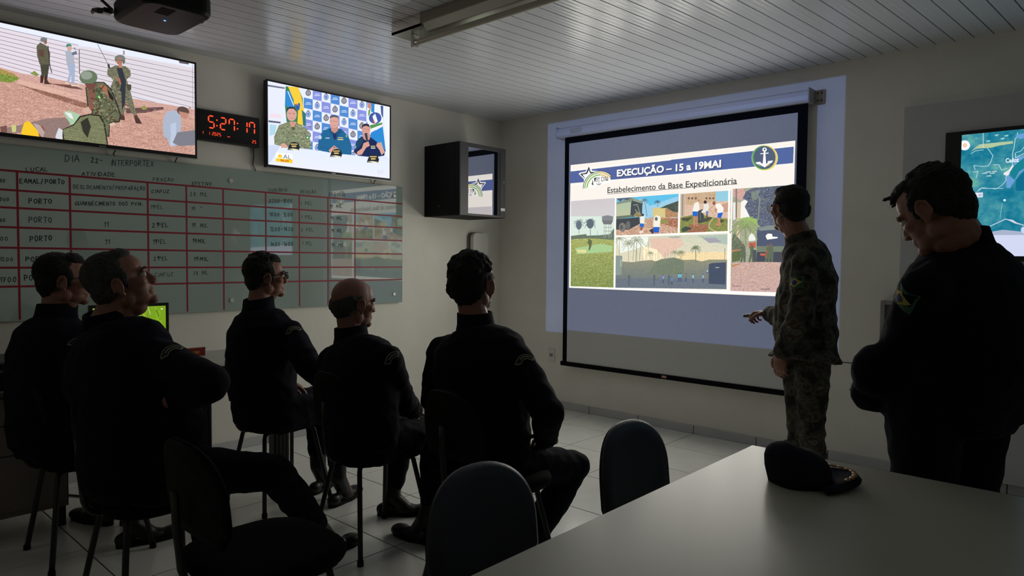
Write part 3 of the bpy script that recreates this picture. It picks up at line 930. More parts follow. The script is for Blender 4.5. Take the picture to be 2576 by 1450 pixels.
    for i in range(70):
        x, y = p.rs.uniform(790, 1010), p.rs.uniform(750, 1040)
        if x > 900 + (y - 760) * .35 or x < 780 + (y - 760) * .05: continue
        p.poly([(x, y), (x + 22, y + 7), (x + 12, y + 20), (x - 5, y + 10)], [(146, 140, 108), (74, 78, 56), (92, 66, 50)][i % 3])
    for i in range(60):
        x, y = p.rs.uniform(965, 1130), p.rs.uniform(600, 960)
        if x > 1060 + (y - 600) * .2: continue
        p.poly([(x, y), (x + 16, y + 5), (x + 9, y + 15), (x - 4, y + 7)], [(148, 146, 120), (84, 84, 66), (104, 86, 68)][i % 3])
    p.poly([(1015, 590), (1060, 590), (1094, 700), (1085, 900), (1060, 960), (1055, 800), (1040, 790), (1050, 740)], (54, 56, 66)); p.poly([(1015, 680), (1040, 675), (1055, 730), (1040, 730)], (180, 110, 92))
    # lying man, pack
    p.poly([(20, 1120), (200, 1080), (400, 1030), (560, 1020), (620, 1060), (560, 1150), (500, 1210), (340, 1210), (180, 1150), (20, 1170)], (150, 124, 118), noise=10); p.poly([(0, 1100), (60, 1090), (60, 1150), (10, 1170)], (120, 84, 76)); p.poly([(100, 1090), (140, 1085), (140, 1145), (105, 1150)], (206, 206, 130)); p.ell(350, 1140, 40, 50, (150, 84, 70)); p.poly([(290, 1070), (350, 1090), (390, 1150), (370, 1200), (330, 1150)], (196, 186, 186), al=.8)
    p.poly([(190, 1200), (186, 1140), (210, 1065), (250, 1050), (280, 1080), (330, 1140), (345, 1205)], (246, 200, 44)); p.poly([(550, 980), (600, 960), (700, 1000), (680, 1060), (620, 1090)], (170, 206, 170)); p.poly([(560, 970), (620, 985), (640, 1040), (600, 1020)], (230, 230, 230))
    p.poly([(535, 1128), (640, 1078), (692, 1008), (785, 988), (872, 1000), (912, 1075), (942, 1272), (795, 1268), (550, 1225)], (48, 48, 36))
    p.poly([(545, 1130), (640, 1090), (700, 1020), (780, 1000), (860, 1010), (900, 1080), (930, 1260), (800, 1255), (560, 1215)], (122, 126, 92), noise=14, ns=2); p.poly([(700, 1060), (760, 1020), (790, 1100), (760, 1200), (720, 1140)], (54, 54, 46)); p.poly([(480, 1190), (510, 1110), (545, 1130), (540, 1222), (500, 1222)], (216, 216, 224)); p.poly([(950, 1075), (990, 1060), (1005, 1085), (955, 1100)], (220, 190, 170))
    for i in range(5): p.line([(560, 1120 + i * 22), (720, 1150 + i * 20)], 2.6, (150, 150, 118))
    for i in range(5): p.line([(800, 1060 + i * 38), (912, 1070 + i * 38)], 2.6, (146, 148, 118))
    # seated man with hands tied
    p.poly([(1420, 1040), (1440, 980), (1500, 955), (1560, 975), (1575, 1050), (1570, 1150), (1530, 1270), (1480, 1270), (1450, 1200), (1425, 1190), (1415, 1110)], (176, 186, 206)); p.poly([(1480, 1080), (1530, 1060), (1530, 1200), (1510, 1270), (1475, 1262), (1485, 1180)], (190, 202, 224)); p.ell(1590, 965, 55, 38, (96, 74, 70), rot=.3); p.poly([(1548, 965), (1640, 985), (1620, 1035), (1580, 1020)], (196, 140, 122)); p.poly([(1500, 1240), (1540, 1150), (1700, 1130), (1710, 1260), (1560, 1270)], (128, 128, 140), noise=4); p.poly([(1640, 920), (1660, 935), (1640, 960)], (190, 160, 150))
    p.view(0, 0, 1)
    return p


# ================================================================== second television: press table
def draw_press():
    p = Pic(1100, 602, [(673.3, 203.7), (980.4, 269.0), (980.0, 449.4), (674.4, 413.6)], bg=(222, 226, 244))
    p.view(480, 180, 4.441)
    W, B1, B2 = (226, 232, 248), (84, 142, 214), (138, 150, 226)
    # checked backdrop
    for i in range(9):
        for j in range(8):
            x0, y0 = 1262 + (i - 1) * 100, 150 + j * 118
            s = 22
            q = [(x0, y0 + (i) * s), (x0 + 101, y0 + (i + 1) * s), (x0 + 101, y0 + (i + 1) * s + 116), (x0, y0 + i * s + 116)]
            dark = (i + j) % 2 == 0
            p.poly(q, (B1 if (i * 3 + j) % 4 < 2 else B2) if dark else W)
            cx, cy = x0 + 50, y0 + i * s + 68
            if dark:
                p.rect(cx - 24, cy - 12, cx + 24, cy - 6, (236, 240, 252)); p.rect(cx - 34, cy + 4, cx + 34, cy + 10, (236, 240, 252))
            elif (i + j) % 4 == 1:
                p.ell(cx, cy, 30, 33, (104, 104, 120)); p.ell(cx, cy, 20, 23, (176, 176, 186)); p.rect(cx - 3, cy - 18, cx + 3, cy + 18, (92, 92, 110)); p.poly([(cx - 20, cy - 34), (cx, cy - 46), (cx + 20, cy - 34)], (150, 130, 104))
            else:
                p.ell(cx, cy, 26, 35, (70, 86, 140)); p.ell(cx, cy, 20, 29, (190, 204, 236)); p.ell(cx, cy, 11, 20, (84, 130, 210)); p.poly([(cx - 14, cy - 34), (cx, cy - 48), (cx + 14, cy - 34)], (150, 140, 120))
    # window wall and column
    p.poly([(840, 100), (1262, 170), (1262, 900), (840, 900)], (226, 230, 246)); p.poly([(850, 145), (1050, 178), (1048, 194), (850, 164)], (110, 116, 132)); p.poly([(866, 545), (1004, 562), (1002, 580), (870, 566)], (88, 96, 116)); p.poly([(885, 470), (1010, 480), (1010, 520), (885, 510)], (240, 216, 228)); p.poly([(880, 590), (960, 600), (940, 700), (880, 720)], (176, 216, 232))
    # flag of Brazil, hanging
    p.poly([(1060, 165), (1200, 180), (1250, 300), (1268, 600), (1180, 610), (1070, 560), (1052, 380)], (60, 130, 90)); p.poly([(1085, 165), (1205, 178), (1240, 300), (1262, 420), (1252, 600), (1190, 590), (1200, 420), (1150, 320)], (244, 206, 60)); p.poly([(1060, 215), (1110, 220), (1160, 380), (1130, 420), (1056, 380)], (48, 140, 214)); p.poly([(1170, 330), (1222, 360), (1212, 430), (1180, 430)], (40, 96, 190)); p.line([(1085, 222), (1150, 380)], 7, (226, 236, 246)); p.poly([(1145, 170), (1205, 178), (1200, 365), (1150, 360)], (248, 204, 62)); p.line([(1150, 365), (1205, 375)], 6, (214, 120, 70)); p.poly([(1240, 430), (1285, 470), (1285, 610), (1255, 600)], (50, 120, 130))
    # state flag on the right
    p.poly([(1975, 350), (2140, 380), (2150, 600), (2000, 690), (1960, 500)], (232, 238, 250)); p.poly([(2015, 355), (2052, 360), (2050, 462), (2015, 450)], (50, 140, 214)); p.poly([(1980, 350), (2015, 355), (2010, 430), (1975, 400)], (214, 140, 120)); p.ell(2060, 520, 70, 64, (64, 92, 170)); p.poly([(2030, 500), (2060, 470), (2090, 560), (2050, 585)], (238, 236, 240)); p.poly([(2035, 520), (2060, 575), (2040, 586)], (210, 90, 96)); p.poly([(2000, 600), (2140, 570), (2140, 590), (2010, 640)], (90, 150, 80)); p.poly([(1985, 430), (2008, 420), (2000, 480), (1980, 500)], (120, 160, 70))
    p.poly([(2010, 690), (2145, 615), (2178, 900), (2000, 800)], (42, 140, 216)); p.poly([(2120, 380), (2150, 385), (2148, 520), (2128, 480)], (70, 92, 150)); p.poly([(2150, 385), (2240, 400), (2240, 1000), (2180, 950)], (232, 238, 250))
    # table
    p.poly([(845, 820), (940, 830), (1330, 870), (1560, 905), (1900, 945), (2000, 955), (2240, 990), (2240, 1230), (845, 1090)], (222, 232, 246), col2=(230, 232, 246)); p.poly([(845, 820), (1000, 830), (900, 1000), (845, 1060)], (206, 216, 240))
    # officer in camouflage
    p.poly([(930, 730), (985, 600), (1080, 565), (1190, 575), (1300, 640), (1342, 800), (1340, 866), (1080, 850), (935, 815)], (134, 142, 112), noise=16, ns=3)
    for i in range(90):
        x, y = p.rs.uniform(945, 1330), p.rs.uniform(590, 850)
        if x < 1000 and y < 640: continue
        p.poly([(x, y), (x + 22, y + 6), (x + 14, y + 18), (x - 4, y + 10)], (168, 172, 140) if i % 2 else (108, 114, 88))
    p.poly([(1105, 590), (1175, 590), (1160, 640), (1140, 660)], (84, 96, 56)); p.poly([(1100, 560), (1180, 560), (1160, 620), (1120, 620)], (210, 156, 142)); p.ell(1128, 480, 56, 74, (222, 168, 156)); p.poly([(1070, 450), (1074, 410), (1110, 392), (1160, 400), (1184, 450), (1172, 440), (1150, 415), (1095, 415)], (50, 50, 62)); p.line([(1092, 465), (1116, 468)], 3, (110, 70, 66)); p.line([(1140, 468), (1162, 472)], 3, (110, 70, 66)); p.line([(1116, 522), (1150, 524)], 3, (180, 110, 104)); p.poly([(1005, 810), (1040, 798), (1080, 830), (1078, 855), (1015, 850)], (222, 168, 150)); p.poly([(1285, 715), (1325, 725), (1322, 760), (1284, 752)], (66, 130, 96)); p.ell(1304, 738, 12, 10, (226, 226, 160))
    # officer in blue
    p.poly([(1420, 850), (1430, 740), (1480, 660), (1560, 630), (1680, 640), (1760, 720), (1798, 840), (1795, 932), (1600, 915), (1425, 880)], (30, 104, 152)); p.poly([(1560, 640), (1655, 640), (1620, 760), (1600, 760)], (30, 46, 96)); p.poly([(1560, 640), (1600, 700), (1580, 720), (1540, 660)], (22, 86, 130)); p.poly([(1655, 640), (1690, 670), (1640, 730), (1620, 700)], (22, 86, 130)); p.poly([(1560, 600), (1645, 600), (1645, 660), (1610, 692), (1570, 665)], (200, 146, 136)); p.ell(1602, 560, 52, 72, (224, 168, 156)); p.poly([(1552, 530), (1556, 500), (1600, 484), (1640, 496), (1656, 540), (1640, 515), (1600, 506), (1566, 516)], (74, 84, 104)); p.line([(1556, 550), (1648, 562)], 3, (150, 130, 130)); p.line([(1580, 604), (1616, 606)], 3, (190, 120, 116)); p.ell(1444, 735, 18, 24, (196, 214, 230)); p.rect(1645, 735, 1700, 745, (220, 190, 120)); p.rect(1640, 755, 1704, 766, (230, 206, 140)); p.rect(1505, 738, 1550, 750, (190, 200, 210)); p.line([(1440, 840), (1560, 880)], 3, (16, 74, 116)); p.poly([(1540, 880), (1600, 825), (1670, 880), (1660, 910), (1560, 910)], (222, 166, 150)); p.poly([(1590, 850), (1604, 838), (1616, 856)], (80, 60, 60)); p.ell(1740, 720, 12, 16, (110, 170, 140))
    # officer with microphone
    p.poly([(1820, 900), (1850, 780), (1900, 730), (2010, 735), (2070, 780), (2130, 850), (2172, 880), (2160, 940), (2040, 960), (1870, 940)], (18, 38, 88)); p.poly([(1850, 780), (1900, 730), (1930, 780), (1880, 850), (1830, 880)], (24, 70, 100)); p.poly([(1920, 690), (2000, 690), (2000, 760), (1960, 775), (1925, 750)], (206, 150, 136)); p.ell(1958, 650, 48, 62, (218, 160, 146)); p.poly([(1912, 640), (1914, 600), (1950, 580), (1990, 590), (2006, 640), (1995, 620), (1960, 606), (1926, 615)], (44, 46, 60)); p.line([(1932, 640), (1950, 644)], 3, (120, 80, 76)); p.line([(1968, 645), (1990, 648)], 3, (120, 80, 76)); p.poly([(1940, 690), (1970, 685), (1982, 790), (1962, 790)], (60, 62, 76)); p.poly([(1930, 800), (1985, 780), (2000, 830), (1960, 850), (1910, 930), (1860, 935), (1855, 900), (1910, 860)], (220, 162, 146)); p.poly([(2080, 800), (2130, 790), (2150, 860), (2170, 900), (2130, 935), (2110, 880), (2070, 830)], (220, 168, 152)); p.rect(2010, 830, 2060, 842, (220, 190, 110)); p.rect(2012, 850, 2062, 862, (214, 214, 210)); p.ell(1835, 842, 14, 22, (120, 160, 200))
    # caps on the table
    for (cx, cy) in ((1155, 838), (1628, 915), (2040, 978)):
        p.poly([(cx - 60, cy - 5), (cx - 40, cy - 40), (cx, cy - 52), (cx + 45, cy - 40), (cx + 64, cy + 8), (cx + 50, cy + 45), (cx, cy + 40), (cx - 74, cy + 38)], (34, 38, 52)); p.poly([(cx - 76, cy + 30), (cx - 10, cy + 22), (cx + 50, cy + 34), (cx + 40, cy + 48), (cx - 30, cy + 34)], (236, 226, 186)); p.rect(cx - 40, cy - 32, cx + 36, cy - 20, (226, 196, 110)); p.rect(cx - 28, cy - 10, cx + 24, cy + 6, (226, 196, 110))
    # channel bug
    p.poly([(952, 905), (1134, 925), (1136, 985), (952, 968)], (246, 248, 252)); p.poly([(952, 968), (1136, 985), (1136, 1025), (952, 1005)], (250, 206, 40))
    p.poly([(972, 962), (974, 935), (996, 920), (1018, 938), (1022, 966)], (248, 206, 50))
    u, v = p.T([(1032, 972)])[0] / [p.w, p.h]; p.text('AL', u, v, 0.075, (96, 106, 136), bold=0.0, w=0.058)
    u, v = p.T([(1002, 1003)])[0] / [p.w, p.h]; p.text('06:59', u, v, 0.038, (196, 60, 40), bold=0.02, w=0.060)
    u, v = p.T([(2085, 1140)])[0] / [p.w, p.h]; p.text('G7', u, v, 0.07, (206, 208, 226), w=0.055)
    p.view(0, 0, 1)
    return p


# ================================================================== right television: satellite map
def draw_map():
    p = Pic(1300, 804, [(2420.0, 340.2), (3136.7, 269.5), (3117.5, 646.0), (2409.4, 644.7)], bg=(56, 146, 164))
    rs = p.rs
    # mottled land
    H_, W_ = p.h, p.w
    base = np.zeros((H_, W_))
    for sc_, amp in ((90, 1.0), (40, .8), (16, .5), (7, .3)):
        n = rs.randn(H_ // sc_ + 3, W_ // sc_ + 3)
        ys_, xs_ = np.linspace(0, n.shape[0] - 1.001, H_), np.linspace(0, n.shape[1] - 1.001, W_)
        yi, xi = ys_.astype(int), xs_.astype(int); fy, fx = (ys_ - yi)[:, None], (xs_ - xi)[None]
        a = n[yi][:, xi] * (1 - fx) + n[yi][:, xi + 1] * fx
        b = n[yi + 1][:, xi] * (1 - fx) + n[yi + 1][:, xi + 1] * fx
        base += amp * (a * (1 - fy) + b * fy)
    t = np.clip(base / 2.2 * .5 + .5, 0, 1)[..., None]
    p.a = np.array((14, 116, 146.)) * (1 - t) + np.array((92, 164, 172.)) * t
    g = np.clip((base - 1.3) * 1.2, 0, 1)[..., None] * 0.5
    p.a = p.a * (1 - g) + np.array((110, 190, 150.)) * g
    p.view(2400, 300, 8.057)
    p.poly([(520, 510), (1000, 460), (1190, 445), (1200, 490), (900, 540), (740, 580), (440, 600), (340, 660), (400, 600)], (180, 200, 160), noise=5)
    for pts in ([(590, 280), (595, 580)], [(340, 700), (440, 640), (600, 620)], [(680, 590), (790, 740), (740, 880), (690, 950), (560, 960), (400, 940), (430, 1030)], [(1285, 270), (1290, 350), (1240, 400), (1220, 560), (1190, 680), (1180, 900), (1200, 950), (1060, 1100), (1050, 1250), (960, 1350), (850, 1415), (570, 1390), (500, 1450)], [(1250, 680), (1350, 650), (1418, 570)], [(1240, 690), (1250, 780), (1418, 700)], [(380, 1070), (480, 1060), (450, 1200)], [(790, 925), (910, 925), (960, 1030), (1080, 1000)]):
        p.line(pts, 3.5, (196, 222, 232))
    p.poly([(1240, 330), (1418, 280), (1418, 380), (1340, 410)], (104, 160, 220)); p.poly([(1230, 800), (1418, 730), (1418, 780), (1280, 880), (1180, 1030), (1110, 1150), (1230, 1230), (1300, 1080), (1418, 1000), (1418, 1040), (1330, 1110), (1250, 1220), (1130, 1400), (1060, 1390), (1060, 1180), (1200, 980)], (108, 160, 216), noise=4)
    p.poly([(1180, 930), (1230, 950), (1090, 1150), (1010, 1130), (1000, 1100), (1120, 1020)], (226, 224, 232), noise=14)
    for (x, y) in ((560, 1095), (720, 1095), (650, 1150), (640, 1070), (760, 1060)): p.poly([(x, y), (x + 100, y - 14), (x + 110, y + 8), (x + 10, y + 12)], (206, 216, 220))
    p.poly([(1210, 950), (1418, 790), (1418, 990), (1320, 1060), (1230, 1230), (1130, 1130), (1130, 1080)], (24, 130, 146), noise=4); p.poly([(1250, 1450), (1250, 1240), (1418, 1060), (1500, 1450)], (12, 108, 142), noise=3)
    for (x, y) in ((650, 440), (820, 320), (940, 390), (1020, 330)): p.poly([(x, y), (x + 90, y - 20), (x + 70, y + 20), (x + 10, y + 22)], (150, 206, 206), noise=16)
    p.ell(215, 530, 112, 104, (214, 220, 246)); p.ell(214, 530, 100, 92, (246, 244, 252)); p.ell(222, 530, 44, 42, (240, 190, 160)); p.ell(222, 530, 14, 20, (250, 226, 200))
    u, v = p.T([(1045, 884)])[0] / [p.w, p.h]; u2, _ = p.T([(1315, 862)])[0] / [p.w, p.h]; p.text('Cadoz', u, v, 0.050, (248, 250, 252), bold=0.02, w=u2 - u)
    p.view(2200, 180, 2.787)
    p.line([(690, 1130), (800, 1090), (920, 1035), (1048, 1080), (1200, 1120)], 6, (190, 206, 226)); p.poly([(920, 1035), (970, 1040), (1020, 1075), (980, 1065)], (206, 206, 222)); p.poly([(700, 1145), (900, 1110), (1300, 1150), (700, 1160)], (170, 180, 206))
    p.line([(700, 930), (690, 880), (740, 820), (900, 820)], 4, (170, 206, 220)); p.line([(895, 925), (880, 1030)], 3, (150, 196, 210)); p.ell(1050, 1112, 24, 24, (196, 210, 244)); p.ell(912, 903, 10, 8, (210, 230, 240))
    p.poly([(684, 853), (760, 848), (760, 882), (684, 886)], (220, 226, 240)); u, v = p.T([(692, 877)])[0] / [p.w, p.h]; p.text('AL-401', u, v, 0.028, (150, 156, 180), w=0.042, bold=.01)
    p.view(0, 0, 1)
    p.poly([(2380, 592), (3200, 590), (3200, 700), (2380, 700)], (206, 212, 238))
    # place names further along, where the man hides the rest
    return p


def draw_monitor():
    p = Pic(420, 300, [(227.9, 773.4), (413, 765.9), (423, 874.1), (229.7, 890.7)], bg=(120, 160, 30))
    p.view(200, 740, 10.358)
    for i in range(220):
        x, y = p.rs.uniform(280, 2250), p.rs.uniform(250, 1450)
        L = p.rs.uniform(60, 260)
        c = [(168, 190, 56), (100, 150, 30), (70, 110, 16), (226, 214, 84), (130, 110, 70), (206, 226, 190)][int(p.rs.choice(6, p=[.28, .3, .16, .12, .08, .06]))]
        p.line([(x, y), (x + L * .4, y + L)], p.rs.uniform(1, 4), c)
    p.ell(2112, 354, 24, 24, (226, 232, 190)); p.poly([(300, 400), (390, 400), (400, 460), (320, 480)], (206, 206, 196)); p.poly([(325, 545), (415, 540), (405, 600), (325, 585)], (190, 50, 30)); p.poly([(330, 590), (400, 590), (390, 650), (345, 660)], (210, 200, 150)); p.poly([(330, 680), (420, 670), (425, 712), (335, 715)], (226, 196, 150))
    p.view(0, 0, 1)
    return p


def tv(label, y0, y1, z0, z1, pic, iy0, iy1, iz0, iz1, x=0.08, th=0.045, strength=TV_E, name='television'):
    """television on the left wall, facing +x"""
    e = empty(name, (x - th, (y0 + y1) / 2, z0), label, 'television', 'wall televisions')
    MB().box(x - th, x - 0.002, y0 + .002, y1 - .002, z0 + .002, z1 - .002, .004).build('back_shell', M_black, e)
    b = MB()
    b.box(x - 0.012, x + 0.004, y0, y1, iz1, z1, .0015); b.box(x - 0.012, x + 0.004, y0, y1, z0, iz0, .0015)
    b.box(x - 0.012, x + 0.004, y0, iy0, iz0, iz1, .0015); b.box(x - 0.012, x + 0.004, iy1, y1, iz0, iz1, .0015)
    b.build('bezel', M_black, e)
    MB().box(x - 0.012, x + 0.0055, y0, y1, z0 - .003, z0 + .001).build('chrome_strip', M_steel, e)
    MB().box(x + .004, x + .0052, (y0 + y1) / 2 - .018, (y0 + y1) / 2 + .018, z0 + .006, z0 + .012).build('logo_plate', M_steel, e)
    screen_quad('screen', e, (x, iy0, iz1), (x, iy1, iz1), (x, iy1, iz0), (x, iy0, iz0), screen_mat('picture_' + pic[0], pic[1], strength, .4, TV_BOOST), (-0.006, 0, 0))
    b = MB(); b.box(0.003, x - th, (y0 + y1) / 2 - .15, (y0 + y1) / 2 + .15, (z0 + z1) / 2 - .12, (z0 + z1) / 2 + .12, .003)
    b.build('wall_bracket', M_blackmetal, e)
    return e


tv1 = tv('large television at far left showing soldiers on a brick pavement by a white fence', -4.06, -2.953, 1.985, 2.605, ('drill', draw_drill()), -4.048, -2.965, 2.008, 2.593)
tv2 = tv('television right of the red clock showing three officers at a press table', -2.47, -1.382, 1.983, 2.597, ('press', draw_press()), -2.458, -1.394, 2.003, 2.585)

# television on the front wall at the right edge
e = empty('television', (4.45, -0.005, 1.375), 'television on the front wall at right edge showing a teal satellite map', 'television', 'wall televisions')
MB().box(3.757, 5.078, -0.045, -0.004, 1.362, 2.130, .004).build('back_shell', M_black, e)
b = MB()
for q in ((3.755, 3.837, 1.36, 2.132), (5.0, 5.08, 1.36, 2.132), (3.837, 5.0, 2.11, 2.132), (3.837, 5.0, 1.36, 1.39)):
    b.box(q[0], q[1], -0.056, -0.046, q[2], q[3], .0015)
b.build('bezel', M_black, e)
screen_quad('screen', e, (3.837, -.05, 2.11), (5.0, -.05, 2.11), (5.0, -.05, 1.39), (3.837, -.05, 1.39), screen_mat('picture_map', draw_map(), TV_E, .4, TV_BOOST), (0, 0.004, 0))

# ================================================================== projection screen
M_screen = mat('screen_fabric', srgb(214, 214, 212), rough=0.9, noise=0.02, nscale=30)
M_case = mat('screen_case', srgb(214, 216, 222), rough=0.4)
M_bracket = mat('bracket_grey', srgb(168, 162, 156), rough=0.5)
e = empty('projection_screen', (1.9, -0.07, 0.40), 'pull-down projection screen with white case and black border on front wall', 'projection screen')
cs = []
for x_ in (0.802, 2.962):
    cs.append([(x_, y_, z_) for y_, z_ in ((-.012, 2.432), (-.010, 2.500), (-.022, 2.513), (-.080, 2.515), (-.108, 2.500), (-.120, 2.470), (-.118, 2.440), (-.100, 2.426), (-.030, 2.424))])
MB().loft(cs).build('case', M_case, e)
MB().box(2.962, 2.972, -.125, -.008, 2.420, 2.520, .002).box(2.972, 3.032, -.016, -.002, 2.424, 2.516, .002).build('end_bracket', M_bracket, e)
for (x_, z_) in ((2.990, 2.445), (2.990, 2.495), (3.016, 2.445), (3.016, 2.495)): MB().cyl((x_, -.020, z_), (x_, -.015, z_), .0055, 10).build('bracket_screw', M_blackmetal, e)
MB().box(.792, .802, -.125, -.008, 2.420, 2.520, .002).build('end_cap', M_case, e)
MB().box(.955, 1.075, -.1225, -.117, 2.448, 2.486, .001).build('maker_label', mat('foil_label', srgb(196, 200, 204), rough=.25, metal=.6), e)
MB().box(.862, 2.948, -.071, -.069, .446, 2.430).build('fabric', M_screen, e)
M_border = mat('screen_border', (0.006, 0.006, 0.008), rough=0.9, spec=0.1)
b = MB(); b.box(.862, .908, -.0722, -.0708, .446, 2.43); b.box(2.880, 2.948, -.0722, -.0708, .446, 2.43); b.box(.908, 2.880, -.0722, -.0708, 2.372, 2.43)
b.build('border', M_border, e)
MB().box(.842, 2.968, -.082, -.060, .408, .446, .004).build('bottom_bar', M_border, e)
MB().box(1.870, 1.912, -.0845, -.0815, .420, .438, .001).build('pull_tab', mat('tab_pink', srgb(206, 150, 140), rough=.5), e)
S = screen_quad('glowing_slide', e, (.928, -.0735, 2.182), (2.868, -.0735, 2.182), (2.868, -.0735, 1.104), (.928, -.0735, 1.104), screen_mat('slide', draw_slide(), SLIDE_E, .9, SLIDE_BOOST), (0, 0.001, 0))  # self-lit panel standing in for the projector's image on the fabric

# ================================================================== glass planning board
M_glass = mat('green_glass', (0.72, 0.90, 0.80), rough=0.03, spec=0.5, ior=2.3, noise=0.03, nscale=2)
M_glassedge = mat('glass_edge', (0.10, 0.22, 0.18), rough=0.15)
M_knob = mat('standoff_steel', (0.62, 0.60, 0.58), rough=.38, metal=.55)
M_tape = mat('red_tape', srgb(150, 26, 48), rough=0.5)
M_ink = mat('marker_ink', (0.012, 0.014, 0.016), rough=0.5)
M_ink2 = mat('marker_ink_faded', (0.07, 0.10, 0.09), rough=0.6)
gb = empty('glass_board', (0.025, -2.9, 0.975), 'long green glass planning board with red tape grid and handwriting on left wall', 'glass board')
MB().box(0.022, 0.030, -4.62, -1.218, 0.978, 1.953, .001).build('glass_panel', M_glass, gb)
for y in (-4.16, -2.707, -1.310):
    for z in (1.870, 1.050):
        b = MB(); b.cyl((0.001, y, z), (0.022, y, z), .009, 14)
        b.tube([(0.030, y, z), (0.0355, y, z), (0.0400, y, z)], [.0175, .0175, .012], 24)
        b.build('standoff', M_knob, gb, smooth=False)
for z in (1.810, 1.704, 1.607, 1.499, 1.386, 1.276, 1.171):
    MB().box(0.0300, 0.0304, -4.61, -1.222, z - .0058, z + .0058).build('tape_strip', M_tape, gb)
for y in (-4.28, -3.919, -3.665, -3.240, -3.003, -2.759, -2.451, -2.186, -1.943, -1.696):
    z0 = .985 if y < -1.75 else 1.171
    MB().box(0.0302, 0.0306, y - .0055, y + .0055, z0, 1.812).build('tape_strip', M_tape, gb)

GL = {'A': [[(0, 0), (.45, 1), (.9, 0)], [(.15, .38), (.75, .38)]], 'B': [[(0, 0), (0, 1), (.6, .95), (.62, .6), (0, .52), (.75, .42), (.7, .05), (0, 0)]],
      'C': [[(.85, .9), (.4, 1), (.05, .6), (.1, .15), (.45, 0), (.85, .12)]], 'D': [[(0, 0), (0, 1), (.55, .9), (.8, .5), (.5, .05), (0, 0)]],
      'E': [[(.75, 1), (0, 1), (0, 0), (.78, 0)], [(0, .5), (.6, .52)]], 'F': [[(.75, 1), (0, 1), (0, 0)], [(0, .5), (.6, .52)]],
      'G': [[(.85, .9), (.4, 1), (.05, .6), (.1, .15), (.5, 0), (.85, .15), (.85, .48), (.5, .48)]], 'H': [[(0, 0), (0, 1)], [(.75, 0), (.75, 1)], [(0, .5), (.75, .5)]],
      'I': [[(.2, 0), (.2, 1)]], 'L': [[(0, 1), (0, 0), (.7, .02)]], 'M': [[(0, 0), (.08, 1), (.45, .35), (.8, 1), (.9, 0)]], 'N': [[(0, 0), (0, 1), (.75, 0), (.78, 1)]],
      'O': [[(.4, 1), (.05, .75), (.03, .3), (.4, 0), (.75, .25), (.75, .75), (.4, 1)]], 'P': [[(0, 0), (0, 1), (.65, .92), (.65, .55), (0, .45)]],
      'R': [[(0, 0), (0, 1), (.65, .92), (.62, .55), (0, .48), (.75, 0)]], 'S': [[(.75, .9), (.3, 1), (.08, .75), (.7, .4), (.55, .05), (.05, .08)]],
      'T': [[(0, 1), (.85, 1)], [(.42, 1), (.42, 0)]], 'U': [[(0, 1), (.02, .2), (.4, 0), (.75, .2), (.78, 1)]], 'V': [[(0, 1), (.4, 0), (.8, 1)]],
      'X': [[(0, 0), (.75, 1)], [(0, 1), (.8, 0)]], 'Z': [[(0, 1), (.75, 1), (0, 0), (.8, 0)]], '/': [[(0, -.1), (.5, 1.15)]], '-': [[(.1, .5), (.7, .5)]], '.': [[(.2, 0), (.26, .05)]],
      '"': [[(.2, 1), (.18, .7)], [(.45, 1), (.43, .7)]], '\u00ba': [[(.3, 1), (.15, .85), (.3, .7), (.45, .85), (.3, 1)]],
      '0': [[(.35, 1), (.05, .6), (.1, .15), (.4, 0), (.7, .4), (.6, .9), (.35, 1)]], '1': [[(.05, .75), (.3, 1), (.3, 0)]], '2': [[(.05, .8), (.35, 1), (.65, .75), (.05, 0), (.75, 0)]],
      '3': [[(.05, .9), (.6, .95), (.3, .55), (.65, .3), (.3, 0), (0, .1)]], '4': [[(.5, 0), (.5, 1), (0, .35), (.75, .35)]], '6': [[(.6, 1), (.1, .5), (.15, .05), (.6, .1), (.6, .45), (.12, .4)]],
      '7': [[(0, 1), (.7, 1), (.3, 0)], [(.2, .5), (.55, .5)]], '8': [[(.35, .5), (.08, .75), (.35, 1), (.62, .75), (.35, .5), (.05, .25), (.35, 0), (.68, .25), (.35, .5)]],
      '9': [[(.6, .6), (.1, .55), (.1, .9), (.55, 1), (.62, .6), (.5, 0)]], ' ': []}
GL['\u00c7'] = GL['C'] + [[(.45, 0), (.5, -.15), (.35, -.25)]]
GL['\u00c3'] = GL['A'] + [[(.2, 1.12), (.4, 1.2), (.55, 1.12), (.75, 1.2)]]
GL['\u00c1'] = GL['A'] + [[(.45, 1.1), (.65, 1.3)]]


def handwrite(s, y0, z0, y1, z1, h, x, m, rr, wd=.0042):
    b = MB()
    adv = [0.45 if c in 'I1.\u00ba' else 1.0 for c in s]
    tot = sum(adv)
    u = 0
    for c, a in zip(s, adv):
        cw = (y1 - y0) / tot
        oy, oz = y0 + u * cw, z0 + (z1 - z0) * u / tot + rr.uniform(-.06, .06) * h
        sh = rr.uniform(-.05, .15)
        hh = h * rr.uniform(.9, 1.08)
        for st in GL.get(c, []):
            pts = [(oy + (p[0] * .82 * cw) + sh * p[1] * cw * .4 + rr.uniform(-.03, .03) * cw, oz + p[1] * hh + rr.uniform(-.03, .03) * hh) for p in st]
            for p, q in zip(pts[:-1], pts[1:]):
                dx, dz = q[0] - p[0], q[1] - p[1]
                L = math.hypot(dx, dz) or 1e-6
                nx, nz = -dz / L * wd / 2, dx / L * wd / 2
                ex, ez = dx / L * wd * .35, dz / L * wd * .35
                b.prism([(p[0] + nx - ex, p[1] + nz - ez), (q[0] + nx + ex, q[1] + nz + ez), (q[0] - nx + ex, q[1] - nz + ez), (p[0] - nx - ex, p[1] - nz - ez)], 'x', x, x + .0003)
        u += a
    return b.build('handwritten_word', m, gb, fix=False, kind='stuff')


